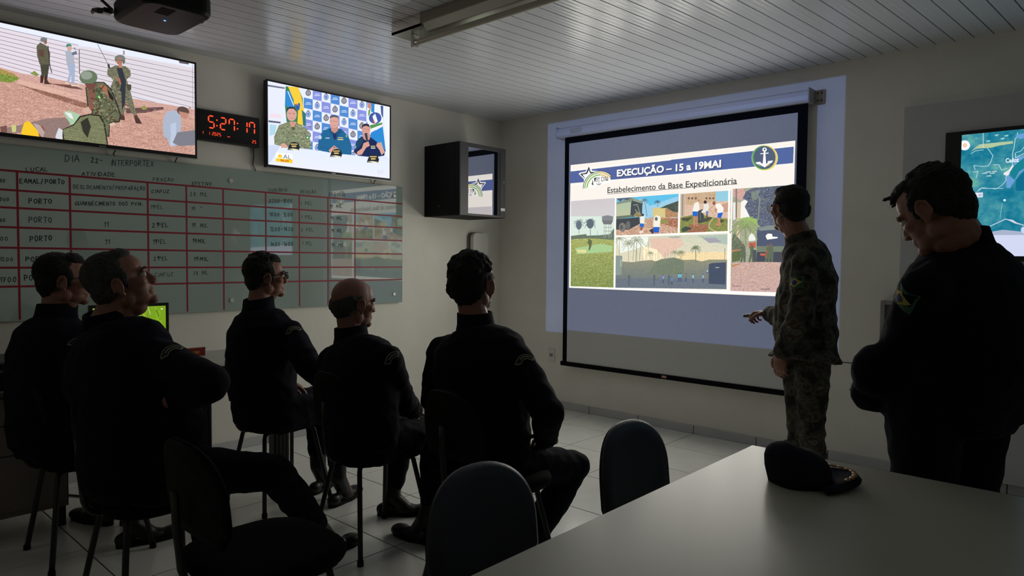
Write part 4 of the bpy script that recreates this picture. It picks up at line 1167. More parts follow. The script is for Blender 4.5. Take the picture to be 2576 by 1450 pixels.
rr = random.Random(5)
HW = [
    ('DIA', -3.687, 1.889, -3.606, 1.898, 0.038),
    ('22-', -3.553, 1.900, -3.483, 1.904, 0.028),
    ('INTERPORTEX', -3.447, 1.894, -3.195, 1.916, 0.033),
    ('LUCAL', -3.876, 1.815, -3.766, 1.826, 0.023),
    ('ATIVIDADE', -3.603, 1.817, -3.418, 1.829, 0.023),
    ('FRA\u00c7\u00c3O', -3.207, 1.821, -3.076, 1.832, 0.021),
    ('EFETIVO', -2.965, 1.816, -2.831, 1.826, 0.022),
    ('EAMAL/PORTO', -3.907, 1.746, -3.686, 1.760, 0.025),
    ('DESLOCAMENTO/PREPARA\u00c7\u00c3O', -3.648, 1.737, -3.250, 1.760, 0.022),
    ('CIAFUZ', -3.218, 1.746, -3.104, 1.754, 0.021),
    ('38 MIL', -2.979, 1.744, -2.856, 1.752, 0.024),
    ('PORTO', -3.866, 1.637, -3.749, 1.643, 0.026),
    ('GUARNECIMENTO DOS PVIA.', -3.640, 1.641, -3.265, 1.664, 0.021),
    ('1\u00baPEL', -3.223, 1.646, -3.142, 1.651, 0.023),
    ('19 "', -2.971, 1.650, -2.890, 1.655, 0.024),
    ('PORTO', -3.868, 1.529, -3.751, 1.536, 0.030),
    ('11', -3.490, 1.523, -3.461, 1.525, 0.029),
    ('2\u00baPEL', -3.214, 1.531, -3.111, 1.536, 0.027),
    ('19 MIL', -2.969, 1.539, -2.858, 1.544, 0.025),
    ('PORTO', -3.864, 1.421, -3.753, 1.435, 0.030),
    ('11', -3.486, 1.418, -3.453, 1.418, 0.029),
    ('1\u00baPEL', -3.211, 1.426, -3.124, 1.429, 0.026),
    ('19MIL', -2.964, 1.438, -2.872, 1.440, 0.025),
    ('2\u00baPEL', -3.209, 1.321, -3.117, 1.323, 0.024),
    ('19MIL', -2.958, 1.320, -2.852, 1.320, 0.025),
    ('CIAFUZ', -3.204, 1.218, -3.085, 1.221, 0.024),
    ('38 MIL', -2.963, 1.228, -2.860, 1.229, 0.022),
    ('00', -3.997, 1.743, -3.971, 1.745, 0.017),
    ('000', -3.999, 1.641, -3.953, 1.644, 0.018),
    ('00', -4.001, 1.526, -3.973, 1.527, 0.018),
    ('00', -4.002, 1.424, -3.959, 1.425, 0.020),
    ('1200', -4.004, 1.313, -3.939, 1.313, 0.020),
    ('1700', -4.006, 1.196, -3.924, 1.198, 0.026),
    ('PORTO', -3.894, 1.203, -3.781, 1.203, 0.030),
    ('PORTO', -3.886, 1.312, -3.767, 1.314, 0.027),
    ('HOR\u00c1RIO', -2.426, 1.817, -2.277, 1.829, 0.023),
    ('REA\u00c7\u00c3O', -2.175, 1.826, -2.040, 1.835, 0.022),
    ('EFETIVO', -1.932, 1.824, -1.778, 1.832, 0.023),
    ('0200-1000', -2.426, 1.739, -2.237, 1.751, 0.025),
    ('I PEL', -2.172, 1.740, -2.066, 1.746, 0.022),
    ('19 MIL', -1.927, 1.731, -1.807, 1.741, 0.025),
    ('1000-1200', -2.420, 1.643, -2.232, 1.650, 0.025),
    ('1 PEL', -2.170, 1.639, -2.066, 1.643, 0.024),
    ('19 MIL', -1.919, 1.641, -1.807, 1.648, 0.025),
    ('1200-1400', -2.417, 1.538, -2.227, 1.543, 0.027),
    ('2 PEL', -2.173, 1.544, -2.059, 1.548, 0.024),
    ('19 MIL', -1.910, 1.546, -1.810, 1.549, 0.025),
    ('1400-1600', -2.415, 1.429, -2.231, 1.435, 0.025),
    ('1 PEL', -2.162, 1.441, -2.070, 1.443, 0.024),
    ('19 MIL', -1.910, 1.434, -1.790, 1.437, 0.025)]
dark_words = {'DIA', '22-', 'EAMAL/PORTO', 'GUARNECIMENTO DOS PVIA.', 'CIAFUZ', '19MIL', 'ATIVIDADE', 'LUCAL', 'PORTO', '2\u00baPEL', 'EFETIVO'}
for i, (s_, y0, z0, y1, z1, h) in enumerate(HW):
    handwrite(s_, y0, z0, y1, z1, h, .0302, M_ink if (s_ in dark_words and i % 5) else M_ink2, rr, .0042 if h > .024 else .0034)

# ================================================================== red clock
M_led = mat('red_led', (0.2, 0.01, 0.0), emit=(1.0, 0.065, 0.02), estr=1.5)
M_leddim = mat('unlit_led', (0.03, 0.006, 0.006), rough=.4)
ck = empty('wall_clock', (0.02, -2.72, 2.115), 'black wall clock with red digits between the two televisions', 'digital clock')
MB().box(.004, .048, -2.937, -2.503, 2.116, 2.322, .004).build('case', M_black, ck)
MB().box(.048, .0495, -2.925, -2.515, 2.128, 2.310, .0005).build('front_glass', mat('clock_glass', (0.004, 0.002, 0.002), rough=.12), ck)
SEG = {'0': 'abcdef', '1': 'bc', '2': 'abged', '3': 'abgcd', '4': 'fgbc', '5': 'afgcd', '6': 'afgedc', '7': 'abcf', '8': 'abcdefg', '9': 'abcdfg'}


def seg_digit(ch, y, z, w_, h_, t, m=None, nm='digit'):
    b = MB()
    X0, X1 = .0495, .0503
    for s_ in SEG[ch]:
        g = t * .35
        if s_ in 'agd':
            zz = {'a': z + h_, 'g': z + h_ / 2, 'd': z}[s_]
            b.prism([(y + g, zz), (y + g + t / 2, zz + t / 2), (y + w_ - g - t / 2, zz + t / 2), (y + w_ - g, zz), (y + w_ - g - t / 2, zz - t / 2), (y + g + t / 2, zz - t / 2)], 'x', X0, X1)
        else:
            yy = y + (w_ if s_ in 'bc' else 0)
            za, zb = (z + h_ / 2, z + h_) if s_ in 'bf' else (z, z + h_ / 2)
            b.prism([(yy, za + g), (yy + t / 2, za + g + t / 2), (yy + t / 2, zb - g - t / 2), (yy, zb - g), (yy - t / 2, zb - g - t / 2), (yy - t / 2, za + g + t / 2)], 'x', X0, X1)
    return b.build(nm, m or M_led, ck, kind='stuff')


for ch, y in (('5', -2.862), ('2', -2.782), ('7', -2.722), ('1', -2.632), ('7', -2.578)):
    seg_digit(ch, y, 2.205, .036, .078, .0085)
for y in (-2.806, -2.664):
    MB().cyl((.0495, y, 2.225), (.0503, y, 2.225), .005, 10).build('colon_dot', M_led, ck)
    MB().cyl((.0495, y, 2.262), (.0503, y, 2.262), .005, 10).build('colon_dot', M_led, ck)
for ch, y in (('1', -2.908), ('1', -2.865), ('2', -2.838), ('0', -2.822), ('2', -2.806), ('5', -2.790), ('2', -2.558), ('5', -2.541)):
    seg_digit(ch, y, 2.158 if y < -2.7 else 2.142, .0095, .020, .0035)
MB().box(.0495, .0503, -2.735, -2.717, 2.160, 2.164).build('day_light', M_led, ck)
tag(MB().tube([(.02, -2.535, 2.116), (.012, -2.528, 2.06), (.010, -2.535, 2.0), (.010, -2.512, 1.955), (.010, -2.512, 1.93)], .003, 8).build('cable', M_cable), 'thin black cable hanging below the red clock', 'cable')
for lab, pts in (('short black cables looping below the left television', [(.035, -3.42, 1.99), (.02, -3.43, 1.965), (.012, -3.41, 1.94)]),
                 ('black cable below the right corner of the left television', [(.035, -3.06, 1.985), (.018, -3.065, 1.965), (.01, -3.06, 1.952)]),
                 ('thin cable below the press-table television at its right end', [(.035, -1.50, 1.985), (.018, -1.505, 1.965), (.01, -1.50, 1.952)])):
    tag(MB().tube(pts, .0035, 8).build('cable', M_cable), lab, 'cable')

# ================================================================== wall rack with smoked glass door
M_rack = mat('rack_steel', (0.004, 0.004, 0.005), rough=0.6, spec=.2)
M_rackdoor = mat('smoked_glass', (0.02, 0.02, 0.03), rough=0.02, ior=4.5, spec=0.9)
M_rackpost = mat('rack_door_frame', srgb(66, 64, 66), rough=0.5)
e = empty('network_rack', (.2, -.68, 1.715), 'black wall-mounted network rack with smoked glass door in the corner', 'rack cabinet')
b = MB()
b.box(.003, .44, -.957, -.945, 1.715, 2.328, .002); b.box(.003, .44, -.412, -.400, 1.715, 2.328, .002)
b.box(.003, .44, -.945, -.412, 2.316, 2.328); b.box(.003, .44, -.945, -.412, 1.715, 1.727); b.box(.003, .012, -.945, -.412, 1.727, 2.316)
b.build('cabinet', M_rack, e)
MB().box(.10, .40, -.9585, -.957, 1.745, 2.300).build('side_panel', M_rack, e)
b = MB(); b.box(.441, .456, -.955, -.860, 1.717, 2.326, .002); b.box(.441, .456, -.468, -.402, 1.717, 2.326, .002)
b.box(.441, .456, -.860, -.468, 2.290, 2.326); b.box(.441, .456, -.860, -.468, 1.717, 1.735)
dr = b.build('door_frame', M_rackpost, e)
MB().box(.444, .452, -.860, -.468, 1.735, 2.290).build('door_glass', M_rackdoor, e)
MB().cyl((.456, -.430, 2.032), (.461, -.430, 2.032), .008, 14).build('lock', M_steel, e)
MB().box(.456, .457, -.462, -.408, 1.778, 1.802).build('white_label', M_white, e)
MB().cyl((.20, -.9585, 1.80), (.20, -.962, 1.80), .004, 8).build('screw', M_steel, e)

# rounded white dispenser below the rack
e = empty('dispenser', (.03, -.32, 1.40), 'white rounded wall dispenser with grey edge below the network rack', 'dispenser')
def rrect(y0, y1, z0, z1, r, n=5):
    pts = []
    for (cy_, cz_, a0) in ((y1 - r, z1 - r, 0), (y0 + r, z1 - r, 90), (y0 + r, z0 + r, 180), (y1 - r, z0 + r, 270)):
        for i in range(n + 1):
            t = math.radians(a0 + 90 * i / n)
            pts.append((cy_ + r * math.cos(t), cz_ + r * math.sin(t)))
    return pts
MB().prism(rrect(-.43, -.22, 1.385, 1.600, .045), 'x', .002, .030).build('back_plate', mat('dispenser_grey', srgb(120, 118, 112), rough=.5), e)
MB().prism(rrect(-.424, -.226, 1.391, 1.594, .042), 'x', .034, .075).build('cover', M_white, e)
MB().prism(rrect(-.427, -.223, 1.388, 1.597, .043), 'x', .030, .034).build('seam', M_blackmatt, e)

# ================================================================== projector under the ceiling
e = empty('projector', (1.22, -3.58, 2.45), 'black projector hanging from the ceiling above the left television', 'projector')
def rr2(x0, x1, y0, y1, r, n=5):
    return rrect(x0, x1, y0, y1, r, n)
rings = []
for z, g in ((2.452, .016), (2.456, .006), (2.468, 0), (2.530, 0), (2.548, .008), (2.555, .03)):
    rings.append([(x_, y_, z) for x_, y_ in rr2(1.00 + g, 1.44 - g, -3.745 + g, -3.445 - g, .055)])
MB().loft(rings).build('body', mat('projector_black', (0.003, 0.003, 0.0035), rough=.5, spec=.2), e, smooth=False)
MB().tube([(1.27, -3.450, 2.505), (1.27, -3.430, 2.505), (1.27, -3.425, 2.505)], [.038, .038, .034], 20).build('lens_ring', M_black, e)
MB().cyl((1.22, -3.60, 2.55), (1.22, -3.60, 2.645), .022, 14).build('mount_pole', M_blackmetal, e)
MB().box(1.15, 1.29, -3.67, -3.53, 2.640, 2.684, .004).build('ceiling_plate', M_blackmetal, e)
for a_ in ((1.06, -3.66), (1.38, -3.66), (1.22, -3.50)):
    MB().tube([(1.22, -3.60, 2.575), (a_[0], a_[1], 2.565), (a_[0], a_[1], 2.550)], .008, 8).build('mount_arm', M_blackmetal, e)
MB().cyl((1.225, -3.585, 2.4525), (1.225, -3.585, 2.4495), .005, 10).build('blue_indicator', mat('blue_led', (0, .05, .3), emit=(.1, .3, 1), estr=2.5), e)
for k_ in range(4):
    MB().box(1.30 + .025 * k_, 1.312 + .025 * k_, -3.66, -3.60, 2.4505, 2.4525).build('vent_slot', M_blackmatt, e)
tag(MB().tube([(1.02, -3.74, 2.50), (.98, -3.79, 2.50), (.95, -3.80, 2.505), (.93, -3.80, 2.50)], [.010, .014, .011, .008], 10).box(.985, 1.02, -3.78, -3.74, 2.488, 2.512, .004).build('plug', M_black), 'black cable plug sticking out behind the projector', 'plug')
tag(MB().tube([(1.04, -3.75, 2.50), (1.0, -3.80, 2.56), (1.03, -3.84, 2.63), (1.05, -3.86, 2.683)], .007, 8).build('cable', M_cable), 'black cable rising from the projector to the ceiling', 'cable')

# ================================================================== fluorescent lamp, switched off
e = empty('ceiling_lamp', (2.06, -2.35, 2.684), 'switched-off fluorescent ceiling lamp with chrome reflector and bare tube', 'ceiling lamp')
M_lampsteel = mat('lamp_reflector', (0.60, 0.58, 0.54), rough=.22, metal=1.0)
M_lampbox = mat('lamp_housing', srgb(160, 150, 138), rough=.5)
MB().box(1.452, 2.70, -2.432, -2.268, 2.630, 2.684, .003).build('housing', M_lampbox, e)
b = MB(); b.prism([(-2.434, 2.684), (-2.434, 2.617), (-2.428, 2.617), (-2.428, 2.684)], 'x', 1.450, 1.700); b.prism([(-2.434, 2.617), (-2.270, 2.617), (-2.270, 2.630), (-2.434, 2.630)], 'x', 1.450, 1.700)
b.build('end_sleeve', M_lampsteel, e)
MB().prism([(-2.425, 2.630), (-2.385, 2.600), (-2.315, 2.600), (-2.275, 2.630)], 'x', 1.70, 2.70).build('reflector', M_lampsteel, e)
for x_ in (1.555, 2.680):
    MB().box(x_ - .012, x_ + .012, -2.372, -2.328, 2.545, 2.617, .003).build('lamp_holder', M_white, e)
MB().cyl((1.567, -2.35, 2.572), (2.668, -2.35, 2.572), .0165, 20).build('tube', mat('opal_tube', srgb(196, 192, 178), rough=.2), e, smooth=False)
MB().cyl((1.567, -2.35, 2.572), (1.59, -2.35, 2.572), .0172, 20).build('tube_cap', M_steel, e)

# ================================================================== socket on the front wall
e = empty('wall_socket', (.68, -.005, .42), 'white wall socket plate left of the projection screen', 'socket')
MB().box(.642, .718, -.008, -.001, .420, .534, .002).build('plate', M_white, e)
MB().box(.660, .700, -.0085, -.008, .462, .492, .0002).build('outlet_insert', mat('socket_grey', srgb(150, 148, 142), rough=.5), e)
for x_, z_ in ((.672, .477), (.688, .477)): MB().cyl((x_, -.0087, z_), (x_, -.0092, z_), .003, 8).build('socket_hole', M_blackmatt, e)
for z_ in (.440, .514): MB().cyl((.680, -.008, z_), (.680, -.0095, z_), .003, 8).build('screw', M_steel, e)

# ================================================================== right end of the front wall
MB().box(3.525, 6.5, -.040, 0, .066, 2.320, .001).build('trim_1', wall_mat('panel_paint', srgb(204, 204, 204)), kind='structure')
MB().box(3.19, 3.524, -.003, 0, .674, .678).build('trim_2', M_blackmatt, kind='structure')
e = empty('panel_box', (3.62, -.06, .75), 'grey metal box frame on the front wall behind the standing man', 'metal box')
b = MB(); b.box(3.43, 3.455, -.075, -.001, .72, 1.106, .002); b.box(3.455, 3.95, -.075, -.041, 1.080, 1.106, .002); b.box(3.925, 3.95, -.075, -.041, .72, 1.080, .002); b.box(3.455, 3.925, -.075, -.041, .72, .745, .002)
b.build('frame', mat('frame_grey', srgb(150, 146, 142), rough=.5), e)
MB().box(3.457, 3.923, -.052, -.042, .747, 1.078).build('door', mat('box_grey', srgb(120, 118, 120), rough=.45), e)
tag(MB().tube([(4.20, -.05, 1.39), (4.19, -.052, 1.33), (4.16, -.05, 1.29), (4.15, -.05, 1.22)], .006, 8).build('cable', M_cable), 'black cable below the map television', 'cable')

# ================================================================== desks along the left wall
M_desk = mat('desk_laminate', srgb(188, 186, 180), rough=.4, noise=.03, nscale=8)
M_deskedge = mat('desk_edge', srgb(92, 84, 76), rough=.5)
M_drawer = mat('desk_front', srgb(126, 116, 108), rough=.5, noise=.05, nscale=6)
e = empty('desk', (.62, -3.3, 0), 'light grey desk by the left wall under the glass board', 'desk')
MB().box(.27, .945, -3.84, -2.70, .723, .747, .001).build('tabletop', M_desk, e)
MB().box(.945, .951, -3.84, -2.70, .723, .747).build('edge_band', M_deskedge, e)
for y_ in (-3.27, -2.80):
    b = MB(); b.box(.80, .87, y_ - .05, y_ + .05, .03, .722, .006)
    for k_ in range(4): b.box(.869, .873, y_ - .042 + .024 * k_, y_ - .030 + .024 * k_, .05, .70)
    b.build('leg', M_blackmetal, e)
MB().box(.35, .80, -3.26, -3.23, .66, .722).build('crossbar', M_blackmetal, e)
e = empty('drawer_desk', (.62, -4.3, 0), 'brown-fronted drawer desk at the far left behind the first seated man', 'desk')
MB().box(.27, .75, -4.75, -3.86, .680, .705, .001).build('tabletop', M_desk, e)
MB().box(.75, .756, -4.75, -3.86, .680, .705).build('edge_band', M_deskedge, e)
MB().box(.29, .730, -4.73, -3.88, .10, .680).build('carcass', M_drawer, e)
for z0_, z1_ in ((.545, .672), (.40, .540), (.13, .395)):
    MB().box(.730, .745, -4.72, -3.89, z0_, z1_, .002).build('drawer', M_drawer, e)
for x_ in (.32, .70):
    for y_ in (-4.70, -3.91): MB().box(x_ - .02, x_ + .02, y_ - .02, y_ + .02, 0, .10).build('leg', M_blackmetal, e)
e = empty('printer', (.52, -4.2, .705), 'black office printer on the drawer desk at far left', 'printer')
MB().box(.33, .72, -4.48, -3.93, .7055, .805, .012).build('body', M_black, e)
MB().box(.34, .70, -4.46, -3.95, .8055, .838, .008).build('scanner_lid', M_black, e)
MB().box(.72, .74, -4.38, -4.03, .725, .733).build('paper_tray', M_blackmatt, e)
tag(MB().tube([(.006, -4.035, .972), (.006, -4.05, .92), (.006, -4.07, .88), (.006, -4.08, .80)], .006, 8).build('cable', M_cable), 'black cable running down the wall behind the printer', 'cable')

e = empty('monitor', (.33, -3.45, .7475), 'computer monitor on the desk showing bright green leaves', 'monitor')
screen_quad('screen', e, (.35, -3.650, 1.052), (.35, -3.262, 1.052), (.35, -3.262, .812), (.35, -3.650, .812), screen_mat('picture_leaves', draw_monitor(), 1.0), (-.004, 0, 0))
b = MB(); b.box(.330, .352, -3.668, -3.650, .792, 1.070, .002); b.box(.330, .352, -3.262, -3.244, .792, 1.070, .002); b.box(.330, .352, -3.650, -3.262, 1.052, 1.070, .002); b.box(.330, .352, -3.650, -3.262, .792, .812, .002)
b.build('bezel', M_black, e)
MB().box(.308, .330, -3.664, -3.248, .796, 1.066, .006).build('back_shell', M_black, e)
MB().box(.295, .312, -3.50, -3.41, .755, .95, .003).build('stand_neck', M_black, e)
MB().box(.285, .44, -3.56, -3.35, .7475, .757, .003).build('stand_base', M_black, e)

# name plate OPERACOES
M_plate = mat('plate_red', srgb(120, 16, 22), rough=.4)
M_gold = mat('plate_letters', srgb(206, 176, 60), rough=.4, metal=.2)
M_plateedge = mat('plate_edge', srgb(206, 200, 180), rough=.5)
e = empty('name_plate', (.50, -3.1, .7475), 'red desk name plate reading OPERA\u00c7\u00d5ES on the grey desk', 'name plate')
ca, sa = math.cos(math.radians(-8)), math.sin(math.radians(-8))
def npt(u, v, d): return (.50 + d - u * sa * .0, -3.155 + u, .748 + v + u * .0)
MB().box(.492, .499, -3.262, -3.090, .748, .806, .001).build('frame', M_plateedge, e)
MB().box(.499, .5005, -3.258, -3.094, .752, .802).build('plate', M_plate, e)
P_, T_ = text_tris('OPERA\u00c7\u00d5ES', .015)
if len(P_):
    s_ = .088 / (P_[:, 0].max() - P_[:, 0].min())
    me = bpy.data.meshes.new('lettering')
    o0 = WORLD_LOC[e.name]
    vs = [(.5008 - o0[0], -3.218 + (q[0] - P_[0:, 0].min()) * s_ - o0[1], .769 + q[1] * s_ * 1.1 - o0[2]) for q in P_]
    me.from_pydata(vs, [], [tuple(int(i) for i in t) for t in T_])
    me.materials.append(M_gold)
    o = bpy.data.objects.new('lettering', me); COL.objects.link(o); o.parent = e; o['kind'] = 'stuff'
MB().box(.470, .493, -3.25, -3.10, .7475, .752).build('foot', M_plateedge, e)

tag(MB().tube([(.06, -4.25, .006), (.05, -4.02, .006), (.08, -3.92, .006), (.16, -3.87, .006), (.22, -3.78, .006), (.35, -3.70, .006)], .0055, 8).build('cable', M_cable), 'black cable lying on the floor tiles at far left', 'cable')
tag(MB().tube([(.36, -3.20, .721), (.34, -3.21, .66), (.36, -3.22, .5), (.35, -3.20, .3), (.36, -3.21, .1), (.33, -3.22, .008)], .006, 8).build('cable', M_cable), 'black cable hanging below the grey desk beside its leg', 'cable')

# ================================================================== meeting table
M_table = mat('table_laminate', srgb(178, 177, 164), rough=.34, spec=.36, noise=.03, nscale=6)
e = empty('meeting_table', (4.45, -4.1, 0), 'large grey laminate meeting table in the right foreground', 'table')
MB().box(3.736, 5.16, -5.62, -2.746, .722, .750, .0015).build('tabletop', M_table, e)
for y_ in (-3.25, -5.1):
    MB().box(4.02, 4.09, y_ - .035, y_ + .035, .035, .722, .004).build('leg', M_blackmetal, e)
    MB().box(4.80, 4.87, y_ - .035, y_ + .035, .035, .722, .004).build('leg', M_blackmetal, e)
    MB().box(3.92, 4.98, y_ - .035, y_ + .035, 0, .035, .004).build('foot_bar', M_blackmetal, e)
MB().box(4.43, 4.45, -5.0, -3.35, .42, .722).build('modesty_panel', M_desk, e)

# ================================================================== cap
M_cap = mat('cap_cloth', (0.010, 0.012, 0.022), rough=.9, spec=.2, bump=.4, bscale=220)
M_braid = mat('gold_braid', srgb(150, 112, 62), rough=.5, metal=.4)
e = empty('cap', (3.985, -3.03, .7505), 'dark navy peaked cap with gold leaves on its brim, on the table', 'cap')
cx_, cy_ = 3.985, -3.025
CS = .92
bd = Vector((.74, .67, 0)).normalized(); sd = Vector((-bd.y, bd.x, 0))
rings = []
for z, r, lean in ((.751, .088, 0), (.768, .093, 0), (.790, .096, -.003), (.812, .092, -.008), (.832, .080, -.014), (.846, .060, -.020), (.853, .035, -.026), (.855, .010, -.03)):
    ring = []
    for i in range(28):
        t = 2 * math.pi * i / 28
        wob = 1 + .05 * math.sin(3 * t + 1) * (z - .75) / .1 + .03 * math.sin(5 * t)
        p = Vector((cx_, cy_, z)) + bd * (math.cos(t) * r * wob * .88 + lean) + sd * (math.sin(t) * r * wob * .86)
        if z > .80: p.z += .010 * math.cos(t * 1 + 2.6)
        ring.append(p)
    rings.append(ring)
MB().loft(rings).build('crown', M_cap, e, smooth=True)
rings = []
for i in range(13):
    t = math.radians(-78 + 156 * i / 12)
    ci, si = math.cos(t), math.sin(t)
    def bp_(r, dz): return Vector((cx_, cy_, 0)) + bd * (ci * r * (1.0 if r < .1 else (.75 + .42 * ci))) + sd * (si * r * .86) + Vector((0, 0, dz))
    zi = .7620; zo = .7600 + .006 * ci - .008 * abs(si)
    rings.append([bp_(.080, zi), bp_(.080, zi + .004), bp_(.118, zo + .012 + .003), bp_(.137, zo + .004), bp_(.137, zo + .001), bp_(.118, zo + .008)])
MB().loft(rings).build('brim', M_cap, e, smooth=True)
b = MB()
for i in range(9):
    t = math.radians(-42 + 10.5 * i)
    r_ = .121
    p = Vector((cx_, cy_, .7755 + .004 * math.cos(t))) + bd * (math.cos(t) * r_ * (.75 + .42 * math.cos(t))) + sd * (math.sin(t) * r_ * .86)
    b.ell(p + Vector((0, 0, .002)), (.015, .0075, .003), Matrix.Rotation(t + .6 + math.atan2(bd.y, bd.x) + 1.0, 3, 'Z'), 8, 5)
b.build('gold_leaves', M_braid, e, kind='stuff')
MB().ell((cx_ - .03, cy_ - .02, .8600), (.006, .006, .004), None, 10, 6).build('top_button', M_cap, e)

# ================================================================== chairs
M_seat = mat('chair_vinyl', (0.013, 0.015, 0.030), rough=.48, spec=.5, bump=.08, bscale=400)
M_seatblack = mat('chair_black_fabric', (0.004, 0.004, 0.0045), rough=.9, spec=.1)
M_shell = mat('chair_shell', (0.003, 0.003, 0.0035), rough=.7, spec=.2)


def chair_parts(root, mseat):
    def superell(hw, hd, cy, z, n=32, p=3.2):
        out = []
        for i in range(n):
            t = 2 * math.pi * i / n
            c, s = math.cos(t), math.sin(t)
            out.append((hw * math.copysign(abs(c) ** (2 / p), c), cy + hd * math.copysign(abs(s) ** (2 / p), s), z))
        return out
    b = MB(); b.loft([superell(.185, .185, .0, .428), superell(.212, .205, .0, .436), superell(.218, .212, .0, .452), superell(.214, .208, 0, .468), superell(.190, .185, 0, .478), superell(.120, .120, 0, .480), superell(.03, .03, 0, .480)])
    b.build('seat', mseat, root, smooth=True)
    MB().loft([superell(.175, .175, 0, .416), superell(.200, .195, 0, .422), superell(.200, .195, 0, .4285)]).build('seat_shell', M_shell, root, smooth=False)

    def backout(hw, z0, z1, y, n=26):
        zs = z1 - hw * .95
        out = [(hw * .80, z0), (hw, z0 + .05)]
        for i in range(n + 1):
            t = math.pi * i / n
            out.append((hw * math.copysign(abs(math.cos(t)) ** .80, math.cos(t)), zs + hw * .95 * abs(math.sin(t)) ** .85))
        out += [(-hw, z0 + .05), (-hw * .80, z0)]
        return [(x, y + .035 * (x / .19) ** 2 - .10 * (z - .70), z) for x, z in out]
    b = MB(); b.loft([backout(.135, .600, .805, -.212), backout(.170, .565, .832, -.216), backout(.184, .556, .842, -.228), backout(.184, .556, .842, -.236)])
    b.build('backrest', mseat, root, smooth=True)
    MB().loft([backout(.180, .560, .838, -.236), backout(.176, .564, .834, -.246), backout(.140, .60, .80, -.250)]).build('back_shell', M_shell, root, smooth=False)
    pts = [(0, -.262, .70), (0, -.258, .60), (0, -.250, .52)] + [(0, -.190 - .058 * math.cos(t), .496 - .074 * math.sin(t)) for t in [math.radians(a) for a in (15, 35, 55, 75, 90)]] + [(0, -.12, .421), (0, .02, .416)]
    rings = []
    for i, p in enumerate(pts):
        d = (Vector(pts[min(i + 1, len(pts) - 1)]) - Vector(pts[max(0, i - 1)])).normalized()
        n_ = Vector((1, 0, 0)); m_ = d.cross(n_)
        rings.append([Vector(p) + n_ * .017 * math.cos(a) + m_ * .0095 * math.sin(a) for a in [2 * math.pi * k / 12 for k in range(12)]])
    MB().loft(rings).build('back_support', M_blackmetal, root, smooth=True)
    for s in (-1, 1):
        for f, fy in ((-1, -.20), (1, .20)):
            ft = Vector((s * .195, fy, .012)); top = Vector((s * .112, f * .150, .385))
            pts = [ft, ft.lerp(top, .5), top, Vector((s * .103, f * .142, .401)), Vector((s * .098, f * .122, .409)), Vector((s * .096, f * .09, .410))]
            lg = MB().tube(pts, .0115, 10).build('leg', M_blackmetal, root, smooth=True)
            c = MB().tube([(ft.x, ft.y, 0), (ft.x, ft.y, .022)], .0145, 10).build('foot_cap', M_shell, lg)
    b = MB(); b.tube([(-.096, -.09, .410), (-.096, .09, .410)], .0112, 10)
    b.build('frame_rail', M_blackmetal, root)
    MB().tube([(.096, -.09, .410), (.096, .09, .410)], .0112, 10).build('frame_rail', M_blackmetal, root)
    for y in (-.07, .07): MB().box(-.096, .096, y - .012, y + .012, .409, .4165).build('cross_plate', M_blackmetal, root)


def copy_tree(o, parent=None):
    c = o.copy(); COL.objects.link(c); c.parent = parent
    for ch in list(o.children): copy_tree(ch, c)
    return c


CH = [((1.125, -3.900), 0, 'chair under the seated man with glasses nearest the left desk'),
      ((1.905, -3.900), 4, 'chair under the grey-haired man in the left foreground'),
      ((1.150, -2.975), 2, 'chair under the man with black-rimmed glasses by the glass board'),
      ((1.985, -2.950), -2, 'chair under the balding man'),
      ((2.70, -2.88), -4, 'chair under the curly-haired man seated nearest the projection screen'),
      ((2.715, -3.885), 0, 'empty chair with rounded seat at the bottom left'),
      ((3.700, -3.735), -90, 'empty navy padded chair at the near left side of the meeting table'),
      ((3.715, -3.085), -90, 'empty navy padded chair farther along the left side of the meeting table')]
proto = None
for (cx, cy), rz, lab in CH:
    if proto is None:
        proto = empty('chair', (0, 0, 0))
        chair_parts(proto, M_seatblack)
        c = proto
    else:
        c = copy_tree(proto)
    c.location = (cx, cy, 0)
    c.rotation_euler = (0, 0, math.radians(rz))
    if 'navy' in lab:
        for ch in c.children:
            if ch.name.startswith(('seat', 'backrest')) and not ch.name.startswith('seat_shell'):
                ch.data = ch.data.copy(); ch.data.materials[0] = M_seat
    tag(c, lab, 'chair', 'padded chairs on black tubular frames')

# sharp mirrors (glass board, rack door) reflect the lit pictures themselves, not the added fill lamps before them
lc = bpy.data.collections.new('mirror_glass')
for o in bpy.data.objects:
    if o.name.startswith(('glass_panel', 'door_glass')):
        lc.objects.link(o)
for l_ in FILL_LIGHTS:
    l_.light_linking.receiver_collection = lc
for it in lc.collection_objects:
    it.light_linking.link_state = 'EXCLUDE'

# ================================================================== people
from mathutils import noise as mnoise
from mathutils.bvhtree import BVHTree

M_skin = mat('skin', srgb(142, 96, 80), rough=.55, noise=.08, nscale=18)
M_skin2 = mat('skin_light', srgb(172, 124, 106), rough=.5, noise=.06, nscale=18)
M_navy = mat('navy_uniform', (0.0050, 0.0055, 0.0125), rough=.92, spec=.15, bump=.25, bscale=260)
M_hair = mat('dark_hair', (0.008, 0.007, 0.006), rough=.7, spec=.3, bump=.9, bscale=180)
M_greyhair = mat('greying_hair', (0.045, 0.043, 0.040), rough=.7, spec=.3, noise=.5, nscale=60, bump=.9, bscale=200)
M_boot = mat('black_leather', (0.005, 0.005, 0.005), rough=.45, spec=.4)
M_patchdark = mat('patch_black', (0.010, 0.010, 0.012), rough=.8)
M_patchline = mat('patch_cream', srgb(150, 146, 122), rough=.8)
M_flaggreen = mat('flag_green', srgb(40, 84, 58), rough=.8)
M_flagyellow = mat('flag_yellow', srgb(172, 156, 70), rough=.8)
M_flagblue = mat('flag_blue', srgb(40, 52, 120), rough=.8)
M_eye = mat('eye_white', srgb(200, 196, 190), rough=.2)

